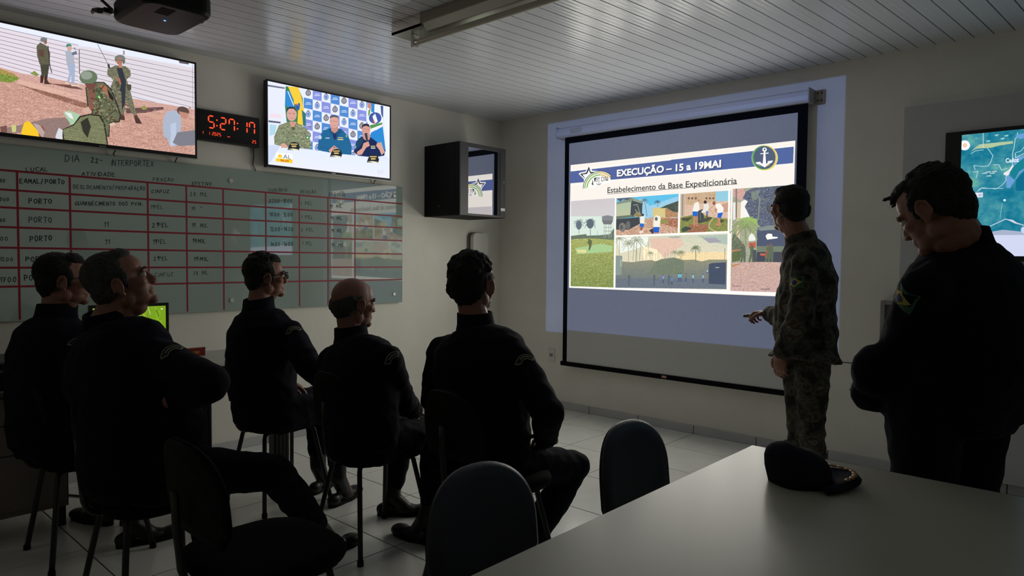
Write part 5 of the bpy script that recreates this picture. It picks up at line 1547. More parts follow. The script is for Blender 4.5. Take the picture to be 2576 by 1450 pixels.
M_camo = bpy.data.materials.new('camouflage')
M_camo.use_nodes = True
nt = M_camo.node_tree
b_ = nt.nodes['Principled BSDF']; b_.inputs['Roughness'].default_value = .9; b_.inputs['Specular IOR Level'].default_value = .15
t_ = nt.nodes.new('ShaderNodeTexCoord')
n_ = nt.nodes.new('ShaderNodeTexNoise'); n_.inputs['Scale'].default_value = 14; n_.inputs['Detail'].default_value = 3; n_.inputs['Distortion'].default_value = .15
nt.links.new(t_.outputs['Object'], n_.inputs['Vector'])
r_ = nt.nodes.new('ShaderNodeValToRGB'); r_.color_ramp.interpolation = 'CONSTANT'
cr = r_.color_ramp
cr.elements[0].position = 0; cr.elements[0].color = (.022, .020, .016, 1)
cr.elements[1].position = .44; cr.elements[1].color = (.050, .048, .036, 1)
for p_, c_ in ((.52, (.085, .080, .062, 1)), (.58, (.055, .038, .024, 1)), (.66, (.11, .105, .085, 1))):
    el = cr.elements.new(p_); el.color = c_
nt.links.new(n_.outputs['Fac'], r_.inputs[0])
nt.links.new(r_.outputs[0], b_.inputs['Base Color'])


def capsule(b, p, q, r0, r1, n=14):
    p, q = Vector(p), Vector(q)
    d = q - p
    L = d.length
    if L < 1e-5:
        b.ell(p, (r0,) * 3, None, n, 8); return
    d.normalize()
    pts, rs = [], []
    for a in (88, 65, 40, 18):
        t = math.radians(a); pts.append(p - d * r0 * math.sin(t)); rs.append(r0 * math.cos(t))
    for k in range(4):
        pts.append(p.lerp(q, k / 3)); rs.append(r0 + (r1 - r0) * k / 3)
    for a in (18, 40, 65, 88):
        t = math.radians(a); pts.append(q + d * r1 * math.sin(t)); rs.append(r1 * math.cos(t))
    b.tube(pts, rs, n)


def remesh(b, name, m, parent, vox, smooth=3, wr=0.0, wsc=9.0, wdir=None, seed=0, fix=False, pin=None):
    """closed shapes -> one continuous skin"""
    me = bpy.data.meshes.new('tmp'); me.from_pydata(b.v, [], b.f); me.update()
    o = bpy.data.objects.new('tmp', me); COL.objects.link(o)
    md = o.modifiers.new('r', 'REMESH'); md.mode = 'VOXEL'; md.voxel_size = vox
    if smooth:
        sm = o.modifiers.new('s', 'SMOOTH'); sm.iterations = smooth; sm.factor = .5
    dg = bpy.context.evaluated_depsgraph_get()
    out = bpy.data.meshes.new_from_object(o.evaluated_get(dg))
    bpy.data.objects.remove(o)
    out.name = name
    n = len(out.vertices)
    co = np.empty(n * 3); out.vertices.foreach_get('co', co); co = co.reshape(-1, 3)
    if wr:
        nr = np.empty(n * 3); out.vertex_normals.foreach_get('vector', nr); nr = nr.reshape(-1, 3)
        off = Vector((seed * 3.1, seed * 1.7, seed * .9))
        for i in range(n):
            v = Vector(co[i])
            a = mnoise.noise(Vector((v.x * wsc, v.y * wsc, v.z * wsc * 1.5)) + off)
            c = mnoise.noise(v * wsc * 2.7 + off)
            ridge = 1 - abs(a) * 3.2
            co[i] += nr[i] * wr * (ridge * .55 + c * .9)
    o0 = WORLD_LOC[parent.name]
    co -= np.array(o0)
    out.vertices.foreach_set('co', co.ravel())
    out.polygons.foreach_set('use_smooth', [True] * len(out.polygons))
    out.materials.clear(); out.materials.append(m)
    out.update()
    o = bpy.data.objects.new(name, out); COL.objects.link(o); o.parent = parent
    WORLD_LOC[o.name] = o0
    return o


def frame_from(yaw, pitch, roll=0):
    """columns: right, forward, up. yaw in degrees from +y towards +x"""
    y, p = math.radians(yaw), math.radians(pitch)
    f = Vector((math.sin(y) * math.cos(p), math.cos(y) * math.cos(p), math.sin(p)))
    r = Vector((math.cos(y), -math.sin(y), 0))
    u = r.cross(f)
    R = Matrix((r, f, u)).transposed()
    return R @ Matrix.Rotation(math.radians(roll), 3, 'Y')


def head_shapes(b, c, R, s=1.0, nose=1.0, jaw=1.0):
    def E(p, r, Q=None, nu=18, nv=12):
        b.ell(Vector(c) + R @ (Vector(p) * s), tuple(x * s for x in r), R if Q is None else R @ Q, nu, nv)
    def C(p, q, r0, r1): capsule(b, Vector(c) + R @ (Vector(p) * s), Vector(c) + R @ (Vector(q) * s), r0 * s, r1 * s, 12)
    E((0, -.012, .035), (.076, .097, .084), None, 28, 18)
    E((0, .030, .040), (.064, .060, .062))
    E((0, .040, -.030), (.058 * jaw, .048, .066))
    E((0, .032, -.072), (.051 * jaw, .052, .035))
    E((0, .072, -.094), (.026 * jaw, .021, .020))
    for x in (-1, 1):
        E((x * .044 * jaw, -.002, -.060), (.020, .030, .030))
        E((x * .040, .058, -.020), (.022, .024, .019))
        E((x * .029, .081, .017), (.024, .012, .009))
        E((x * .012, .098, -.036), (.008, .009, .007))
        # ear: bowl, rim and lobe
        Q = Matrix.Rotation(x * math.radians(-22), 3, 'Z') @ Matrix.Rotation(math.radians(-10), 3, 'X')
        E((x * .079, -.008, -.010), (.006, .018, .029), Q)
        cc = Vector((x * .084, -.010, -.008))
        pts = [Vector(c) + R @ ((cc + Q @ Vector((x * .004, .0175 * math.cos(t), .030 * math.sin(t)))) * s) for t in [math.radians(a) for a in range(-60, 231, 24)]]
        b.tube(pts, .0046 * s, 8)
        E((x * .080, -.004, -.040), (.006, .009, .009))
    C((0, .084, .014), (0, .103, -.026), .0085, .0115 * nose)
    E((0, .1055, -.033), (.0125 * nose, .010 * nose, .0095))
    E((0, .0865, -.059), (.022, .0075, .0048)); E((0, .0850, -.0675), (.019, .0075, .0055)); E((0, .078, -.062), (.030, .013, .022))
    # throat
    C((0, -.010, -.075), (0, .012, -.095), .046, .040)


def hair_shapes(b, kind, c, R, s, rr):
    def E(p, r, nu=16, nv=10): b.ell(Vector(c) + R @ (Vector(p) * s), tuple(x * s for x in r), R, nu, nv)
    if kind == 'bald':
        E((0, -.072, -.005), (.066, .034, .050)); E((0, -.062, -.035), (.056, .036, .040))
        for x in (-1, 1):
            E((x * .066, -.042, .006), (.017, .040, .036)); E((x * .072, -.004, .022), (.008, .022, .018)); E((x * .060, -.060, -.010), (.020, .036, .045))
        for i in range(14):
            a = rr.uniform(-1, 1); E((a * .066, -.092 - rr.uniform(-.012, .006) + .02 * abs(a), rr.uniform(-.05, .02)), (.008, .006, .013), 8, 6)
        return
    E((0, -.026, .044), (.083, .090, .083), 26, 16)
    E((0, -.070, -.010), (.060, .036, .056)); E((0, -.058, -.045), (.050, .034, .036))
    for x in (-1, 1):
        E((x * .072, .006, .022), (.012, .030, .032)); E((x * .074, .018, -.004), (.006, .011, .022)); E((x * .060, -.055, -.005), (.022, .036, .045))
    if kind == 'fade':
        E((0, .020, .092), (.054, .050, .030)); return
    E((0, .030, .090), (.058, .050, .033))
    E((0, .060, .082), (.045, .024, .018))
    if kind in ('curly', 'full', 'tuft'):
        n = {'curly': 90, 'full': 50, 'tuft': 70}[kind]
        for i in range(n):
            th = rr.uniform(0, 2 * math.pi); ph = rr.uniform(.1, 1.45 if kind != 'tuft' else 1.2)
            d = Vector((math.sin(ph) * math.cos(th), math.sin(ph) * math.sin(th), math.cos(ph)))
            p = Vector((0, -.018, .044)) + Vector((d.x * .080, d.y * .090, d.z * .086))
            if p.y > .06 and p.z < .075: continue
            r = rr.uniform(.010, .017) if kind == 'curly' else rr.uniform(.008, .014)
            E(p, (r, r * rr.uniform(.8, 1.5), r * .9), 8, 6)
        if kind == 'tuft':
            for i in range(16):
                x = rr.uniform(-.035, .04)
                q0 = Vector((x, .062, .088)); q1 = Vector((x * 1.2, .098 + rr.uniform(-.01, .010), .078 + rr.uniform(-.016, .020)))
                capsule(b, Vector(c) + R @ (q0 * s), Vector(c) + R @ (q1 * s), .010 * s, .004 * s, 8)
            E((0, .060, .088), (.050, .030, .024))


def hand_shapes(b, w, d, n, side, curl=.5, s=1.0, spread=.9, idx_out=False):
    """w wrist, d along the fingers, n palm normal (the way fingers curl), side: unit vector towards the thumb"""
    d = Vector(d).normalized(); n = Vector(n); n = (n - d * n.dot(d)).normalized()
    t = Vector(side); t = (t - d * t.dot(d) - n * t.dot(n)).normalized()
    w = Vector(w)
    capsule(b, w - d * .03, w + d * .012, .026 * s, .027 * s)
    R = Matrix((t, d, n)).transposed()
    b.ell(w + d * .050 * s, (.041 * s, .052 * s, .0155 * s), R, 16, 10)
    b.ell(w + d * .030 * s + t * .024 * s + n * .008 * s, (.018 * s, .034 * s, .015 * s), R, 12, 8)
    for k, (off, L, r) in enumerate(((.031, .072, .0088), (.0103, .080, .0090), (-.0103, .074, .0086), (-.031, .058, .0078))):
        p = w + d * (.086 - .004 * abs(k - 1.3)) * s + t * off * s
        a = curl * (.15 if (idx_out and k == 0) else 1.0) * (.9 + .12 * k)
        dd = (d + t * off * spread).normalized()
        capsule(b, p - dd * .02 * s, p, r * s, r * s, 10)
        ang = 0
        for L_, f in ((L * .42, .75), (L * .32, .95), (L * .26, .6)):
            ang += a * f
            v = dd * math.cos(ang) + n * math.sin(ang)
            q = p + v * L_ * s
            capsule(b, p, q, r * s, r * .90 * s, 10)
            p = q; r *= .93
    p = w + d * .022 * s + t * .034 * s + n * .006 * s
    v1 = (d * .62 + t * .62 + n * .35 * curl).normalized(); q = p + v1 * .036 * s; capsule(b, p, q, .0125 * s, .0105 * s, 10)
    v2 = (d * .85 + t * .25 + n * .55 * curl).normalized(); q2 = q + v2 * .030 * s; capsule(b, q, q2, .0105 * s, .0092 * s, 10)
    v3 = (d * .9 + n * .8 * curl).normalized(); capsule(b, q2, q2 + v3 * .022 * s, .0092 * s, .0080 * s, 10)


def body_axis(p, q):
    return (Vector(q) - Vector(p)).normalized()


def torso_rings(J, widths, scale=1.0):
    """J: list of (centre, right-vector, half width, half depth)"""
    rings = []
    for i, (c, r, hw, hd) in enumerate(J):
        c = Vector(c); r = Vector(r).normalized()
        up = (Vector(J[min(i + 1, len(J) - 1)][0]) - Vector(J[max(i - 1, 0)][0])).normalized()
        r = (r - up * r.dot(up)).normalized()
        f = up.cross(r)
        ring = []
        for k in range(28):
            t = 2 * math.pi * k / 28
            cc, ss = math.cos(t), math.sin(t)
            ring.append(c + r * hw * scale * math.copysign(abs(cc) ** .82, cc) + f * hd * scale * math.copysign(abs(ss) ** .9, ss))
        rings.append(ring)
    return rings


def patch_on(target, parent, pt, upv, w_, h_, m_, outline, name):
    """flat cloth shape laid on the sleeve: pt near the sleeve, in world coordinates"""
    me = target.data
    o0 = WORLD_LOC[parent.name]
    bvh = BVHTree.FromPolygons([v.co[:] for v in me.vertices], [p.vertices[:] for p in me.polygons])
    loc, nrm, _, _ = bvh.find_nearest(Vector(pt) - o0)
    u = Vector(upv); u = (u - nrm * u.dot(nrm)).normalized(); r = u.cross(nrm)
    return bvh, loc, nrm, u, r


def lay(bvh, loc, nrm, u, r, pts2, lift):
    out = []
    for a, c in pts2:
        p = loc + r * a + u * c + nrm * .06
        h, hn, _, _ = bvh.ray_cast(p, -nrm, .14)
        out.append((h if h is not None else loc + r * a + u * c) + nrm * lift)
    return out


def strip(bvh, loc, nrm, u, r, outer, inner, lift, closed=True):
    """band between two outlines, as a mesh with a little thickness"""
    A = lay(bvh, loc, nrm, u, r, outer, lift); B = lay(bvh, loc, nrm, u, r, inner, lift)
    n = len(A)
    vs = A + B + [p - nrm * .003 for p in A] + [p - nrm * .003 for p in B]
    fs = []
    for i in range(n if closed else n - 1):
        j = (i + 1) % n
        fs += [(i, j, n + j, n + i), (2 * n + i, 3 * n + i, 3 * n + j, 2 * n + j), (i, 2 * n + i, 2 * n + j, j), (n + i, n + j, 3 * n + j, 3 * n + i)]
    return vs, fs


def raw_obj(name, vs, fs, m, parent):
    me = bpy.data.meshes.new(name); me.from_pydata([tuple(v) for v in vs], [], fs); me.materials.append(m)
    import bmesh
    bm = bmesh.new(); bm.from_mesh(me); bmesh.ops.recalc_face_normals(bm, faces=bm.faces); bm.to_mesh(me); bm.free()
    o = bpy.data.objects.new(name, me); COL.objects.link(o); o.parent = parent
    WORLD_LOC[o.name] = WORLD_LOC[parent.name]
    return o


def shoulder_patch(target, parent, pt, upv, arcw=.038):
    """curved title tape: dark arc with a cream edge"""
    bvh, loc, nrm, u, r = patch_on(target, parent, pt, upv, 0, 0, None, None, '')
    def arcp(R, a0, a1, n=14): return [(R * math.sin(math.radians(a0 + (a1 - a0) * i / n)), R * math.cos(math.radians(a0 + (a1 - a0) * i / n)) - .035) for i in range(n + 1)]
    vs, fs = strip(bvh, loc, nrm, u, r, arcp(.050, -54, 54), arcp(.028, -54, 54), .0022, False)
    pa = raw_obj('shoulder_patch', vs, fs, M_patchdark, target)
    vs, fs = [], []
    for a, c in ((arcp(.0515, -56, 56), arcp(.0490, -56, 56)), (arcp(.0290, -56, 56), arcp(.0265, -56, 56)), (arcp(.0405, -34, 34), arcp(.0370, -34, 34))):
        v2, f2 = strip(bvh, loc, nrm, u, r, a, c, .0030, False)
        k = len(vs); vs += v2; fs += [tuple(i + k for i in f) for f in f2]
    for sg in (-1, 1):
        c0 = math.radians(54 * sg); a = [(R * math.sin(c0), R * math.cos(c0) - .035) for R in (.028, .050)]
        v2, f2 = strip(bvh, loc, nrm, u, r, a, [(p[0] + .0025 * math.cos(c0) * sg, p[1] - .0025 * math.sin(c0) * sg) for p in a], .0030, False)
        k = len(vs); vs += v2; fs += [tuple(i + k for i in f) for f in f2]
    raw_obj('patch_edging', vs, fs, M_patchline, target)


def flag_patch(target, parent, pt, upv, w_=.088, h_=.060):
    bvh, loc, nrm, u, r = patch_on(target, parent, pt, upv, 0, 0, None, None, '')
    def fill(name, pts, m, lift):
        n = 6
        c = (sum(p[0] for p in pts) / len(pts), sum(p[1] for p in pts) / len(pts))
        outl = []
        for i in range(len(pts)):
            p, q = pts[i], pts[(i + 1) % len(pts)]
            for k in range(n): outl.append((p[0] + (q[0] - p[0]) * k / n, p[1] + (q[1] - p[1]) * k / n))
        vs, fs = strip(bvh, loc, nrm, u, r, outl, [(c[0] + (p[0] - c[0]) * .02, c[1] + (p[1] - c[1]) * .02) for p in outl], lift)
        # mid ring keeps it on the cloth
        return raw_obj(name, vs, fs, m, target)
    fill('flag_patch', [(-w_ / 2, -h_ / 2), (w_ / 2, -h_ / 2), (w_ / 2, h_ / 2), (-w_ / 2, h_ / 2)], M_flaggreen, .0030)
    fill('flag_diamond', [(-w_ * .42, 0), (0, -h_ * .40), (w_ * .42, 0), (0, h_ * .40)], M_flagyellow, .0045)
    fill('flag_disc', [(h_ * .22 * math.cos(t), h_ * .22 * math.sin(t)) for t in [2 * math.pi * k / 10 for k in range(10)]], M_flagblue, .0060)


def glasses(parent, c, R, s, m, rim=.0022, lens=None):
    b = MB()
    W = lambda p: Vector(c) + R @ (Vector(p) * s)
    for x in (-1, 1):
        pts = []
        for i in range(17):
            t = 2 * math.pi * i / 16
            cx, cz = math.cos(t), math.sin(t)
            pts.append(W((x * .033 + .025 * math.copysign(abs(cx) ** .6, cx), .108 - .006 * abs(x * .033 + .025 * cx) / .06, .002 + .017 * math.copysign(abs(cz) ** .6, cz))))
        b.tube(pts, rim * s, 8)
        b.tube([W((x * .058, .104, .010)), W((x * .073, .090, .011)), W((x * .082, .03, .008)), W((x * .086, -.006, .006)), W((x * .084, -.028, -.012))], rim * .95 * s, 8)
    b.tube([W((-.009, .109, .006)), W((0, .113, .009)), W((.009, .109, .006))], rim * s, 8)
    g = b.build('glasses', m, parent)
    if lens:
        for x in (-1, 1):
            q = MB(); pts = [W((x * .033 + .024 * math.cos(t), .1075, .002 + .016 * math.sin(t))) for t in [2 * math.pi * i / 16 for i in range(16)]]
            q.loft([pts, [p + R @ Vector((0, .001, 0)) for p in pts]])
            q.build('lens', lens, g)
    return g


def person(P):
    rr = random.Random(P.get('seed', 1))
    V = {k: Vector(v) for k, v in P['J'].items()}
    root = empty('person', tuple(P['base']), P['label'], 'person')
    R = frame_from(*P['head'])
    s = P.get('hs', 1.0)
    hc = V['head']
    # body core
    wS = (V['shR'] - V['shL']); right = wS.normalized()
    hipr = (V['hpR'] - V['hpL']).normalized()
    G = P.get('girth', 1.0)
    tr = [(V['pelvis'] - Vector((0, 0, .03)), hipr, .165 * G, .125 * G), (V['pelvis'] + (V['waist'] - V['pelvis']) * .35, hipr, .178 * G, .135 * G), (V['waist'], hipr.lerp(right, .5), .172 * G, .135 * G * P.get('belly', 1)),
          (V['waist'].lerp(V['chest'], .6), right, .182 * G, .135 * G * P.get('belly', 1) ** .5), (V['chest'], right, .190 * G, .130 * G), (V['chest'].lerp(V['neck'], .55), right, .175 * G, .108 * G), (V['chest'].lerp(V['neck'], .85), right, .120 * G, .085), (V['neck'], right, .066, .066)]
    b = MB()
    b.loft(torso_rings(tr, None, .88))
    head_shapes(b, hc, R, s, P.get('nose', 1), P.get('jaw', 1))
    fh = Vector((-right.y, right.x, 0))
    nb = hc + R @ (Vector((0, -.030, -.055)) * s)
    capsule(b, nb, V['neck'] + Vector((0, 0, .01)), .053 * s, .060 * s * P.get('neckw', 1))
    capsule(b, hc + R @ (Vector((0, -.012, -.075)) * s), V['neck'] + fh * .012 - Vector((0, 0, .03)), .046 * s, .050 * s)
    for S in 'LR':
        sh, el, wr = V['sh' + S], V['el' + S], V['wr' + S]
        capsule(b, V['neck'].lerp(sh, .45) - Vector((0, 0, .045)), sh - Vector((0, 0, .01)), .036, .046); capsule(b, sh, el, .050, .038); capsule(b, el, wr, .038, .026)
        hd = P['hand' + S]
        hand_shapes(b, wr, hd[0], hd[1], hd[2], hd[3], .98, .9, hd[4] if len(hd) > 4 else False)
        hp, kn, an = V['hp' + S], V['kn' + S], V['an' + S]
        capsule(b, hp, kn, .078, .050); capsule(b, kn, an, .050, .038); capsule(b, an, V['to' + S] * .6 + an * .4 - Vector((0, 0, .03)), .038, .03)
    body = remesh(b, 'body', P['skin'], root, .0052, 1)
    # eyes and brows
    for x in (-1, 1):
        MB().ell(hc + R @ (Vector((x * .030, .0775, .002)) * s), (.0115 * s,) * 3, None, 12, 8).build('eye', M_eye, root, smooth=True)
        MB().tube([hc + R @ (Vector((x * q[0], q[1], q[2])) * s) for q in ((.012, .094, .020), (.026, .093, .025), (.042, .084, .022), (.050, .076, .017))], [.003 * s, .0042 * s, .004 * s, .002 * s], 8).build('eyebrow', M_hair, root)
    # hair
    hb = MB(); hair_shapes(hb, P['hair'], hc, R, s, rr)
    remesh(hb, 'hair', P['hairmat'], root, .0055, 1, wr=P.get('hairnoise', .0028), wsc=38, seed=P.get('seed', 1))
    # jacket
    b = MB()
    jr = [(c, r, hw + .018, hd + .018) for c, r, hw, hd in tr]
    hem = P.get('hem')
    if hem is not None:
        c, r, hw, hd = jr[0]
        jr = [(Vector(hem), r, hw + P.get('flare', .015), hd + P.get('flare', .015))] + jr
    b.loft(torso_rings(jr, None))
    A = P.get('arm', 1.0)
    for S in 'LR':
        sh, el, wr = V['sh' + S], V['el' + S], V['wr' + S]
        capsule(b, V['neck'].lerp(sh, .30) - Vector((0, 0, .03)), sh, .052, .066 * A); capsule(b, sh, sh.lerp(el, .5), .068 * A, .068 * A); capsule(b, sh.lerp(el, .4), el, .068 * A, .063 * A)
        capsule(b, el, el.lerp(wr, .55), .064 * A, .056 * A); capsule(b, el.lerp(wr, .5), wr - (wr - el).normalized() * .02, .057 * A, .046 * A)
    for p, r in P.get('extra', []): b.ell(p, r, None, 14, 10)
    jk = remesh(b, 'jacket', P['cloth'], root, .0105, 5, wr=P.get('wr', .0055), wsc=P.get('wsc', 9), seed=P.get('seed', 1))
    # collar
    cb = MB(); up = (V['neck'] - V['chest']).normalized(); rings = []
    fdir = up.cross(right)
    axis = ((hc - V['neck']).normalized() * .45 + up * .55).normalized()
    ch_ = P.get('collar', 0)
    for z, rx, ry in ((-.035, .096, .094), (.018, .079, .082), (.064 + ch_, .074, .079), (.066 + ch_, .067, .072), (.018, .070, .072), (-.035, .085, .085)):
        rings.append([V['neck'] + axis * (z + .010 * math.sin(t)) + right * rx * math.cos(t) - fdir * (-ry * math.sin(t)) for t in [2 * math.pi * k / 28 for k in range(28)]])
    rings.append(rings[0])
    cb.loft(rings, close=False)
    cb.build('collar', P['cloth'], jk, smooth=True)
    # cuffs
    for S in 'LR':
        el, wr = V['el' + S], V['wr' + S]; d = (wr - el).normalized()
        MB().tube([wr - d * .055, wr - d * .05, wr - d * .012, wr - d * .008], [.046 * A, .050 * A, .048 * A, .040 * A], 18).build('cuff', P['cloth'], jk, smooth=True)
    # trousers
    b = MB()
    b.loft(torso_rings([(V['pelvis'] - Vector((0, 0, .07)), hipr, .150 * G, .120 * G), (V['pelvis'], hipr, .172 * G, .135 * G), (V['pelvis'] + (V['waist'] - V['pelvis']) * .5, hipr, .172 * G, .135 * G)], None))
    T = P.get('leg', 1.0)
    for S in 'LR':
        hp, kn, an = V['hp' + S], V['kn' + S], V['an' + S]
        capsule(b, hp, hp.lerp(kn, .5), .100 * T * G ** .5, .088 * T); capsule(b, hp.lerp(kn, .4), kn, .090 * T, .070 * T)
        capsule(b, kn, kn.lerp(an, .45), .070 * T, .068 * T); capsule(b, kn.lerp(an, .4), an + (kn - an).normalized() * .07, .069 * T, .056 * T)
        if P.get('baggy'): b.ell(an + (kn - an).normalized() * .10, (.072 * T, .072 * T, .05), None, 14, 10)
    remesh(b, 'trousers', P.get('cloth2', P['cloth']), root, .0105, 5, wr=P.get('wr', .0055), wsc=P.get('wsc', 9), seed=P.get('seed', 1) + 5)
    # boots
    for S in 'LR':
        kn, an, to = V['kn' + S], V['an' + S], V['to' + S]
        b = MB(); d = (to - an); d.z = 0; d.normalize()
        up_ = (kn - an).normalized()
        capsule(b, an + up_ * .16, an, .050, .046)
        fz = to.z
        heel = Vector((an.x, an.y, 0)) - d * .035 + Vector((0, 0, fz + .022)); mid = Vector((an.x, an.y, 0)) + d * .07 + Vector((0, 0, fz + .022)); tip = Vector((an.x, an.y, 0)) + d * .165 + Vector((0, 0, fz + .018))
        rg = Matrix.Rotation(math.atan2(d.y, d.x), 3, 'Z')
        b.ell(heel + Vector((0, 0, .012)), (.045, .036, .034), rg, 14, 10); capsule(b, an - up_ * .01, mid + Vector((0, 0, .015)), .045, .036)
        b.ell(mid + Vector((0, 0, .006)), (.075, .045, .032), rg, 14, 10); b.ell(tip + Vector((0, 0, .008)), (.055, .046, .028), rg, 14, 10)
        bt = remesh(b, 'boot', M_boot, root, .0075, 2)
        sole = []
        for z, g in ((fz, .0), (fz + .018, .0)):
            ring = []
            for k in range(24):
                t = 2 * math.pi * k / 24
                x_ = .068 + .142 * math.cos(t); y_ = (.046 - .008 * (math.cos(t) < -.2)) * math.copysign(abs(math.sin(t)) ** .75, math.sin(t))
                ring.append(Vector((an.x, an.y, 0)) + d * x_ + Vector((-d.y, d.x, 0)) * y_ + Vector((0, 0, z)))
            sole.append(ring)
        MB().loft(sole).build('sole', M_blackmatt, bt)
    if P.get('glasses'):
        glasses(root, hc, R, s, *P['glasses'])
    for pt, upv in P.get('patch', []): shoulder_patch(jk, root, pt, upv)
    for pt, upv in P.get('flag', []): flag_patch(jk, root, pt, upv)
    return root, jk


def seated(cx, cy, hd, **ov):
    """joints of a seated man; right/forward offsets from the chair centre, heading hd degrees from +y to +x"""
    T = dict(pelvis=(0, -.07, .575), waist=(0, -.115, .72), chest=(0, -.135, .93), neck=(0, -.115, 1.085), head=(0, -.06, 1.215),
             shL=(-.175, -.125, 1.025), shR=(.175, -.125, 1.025), elL=(-.255, -.06, .765), elR=(.255, -.06, .765), wrL=(-.13, .13, .66), wrR=(.13, .13, .66),
             hpL=(-.09, -.02, .555), hpR=(.09, -.02, .555), knL=(-.15, .40, .545), knR=(.15, .40, .545), anL=(-.15, .40, .11), anR=(.15, .40, .11), toL=(-.16, .56, 0), toR=(.16, .56, 0))
    W = ov.pop('world', {})
    T.update(ov)
    h = math.radians(hd)
    f = Vector((math.sin(h), math.cos(h), 0)); r = Vector((math.cos(h), -math.sin(h), 0))
    J = {k: Vector((cx, cy, 0)) + r * v[0] + f * v[1] + Vector((0, 0, v[2])) for k, v in T.items()}
    for k, v in W.items(): J[k] = Vector(v)
    return J, f, r
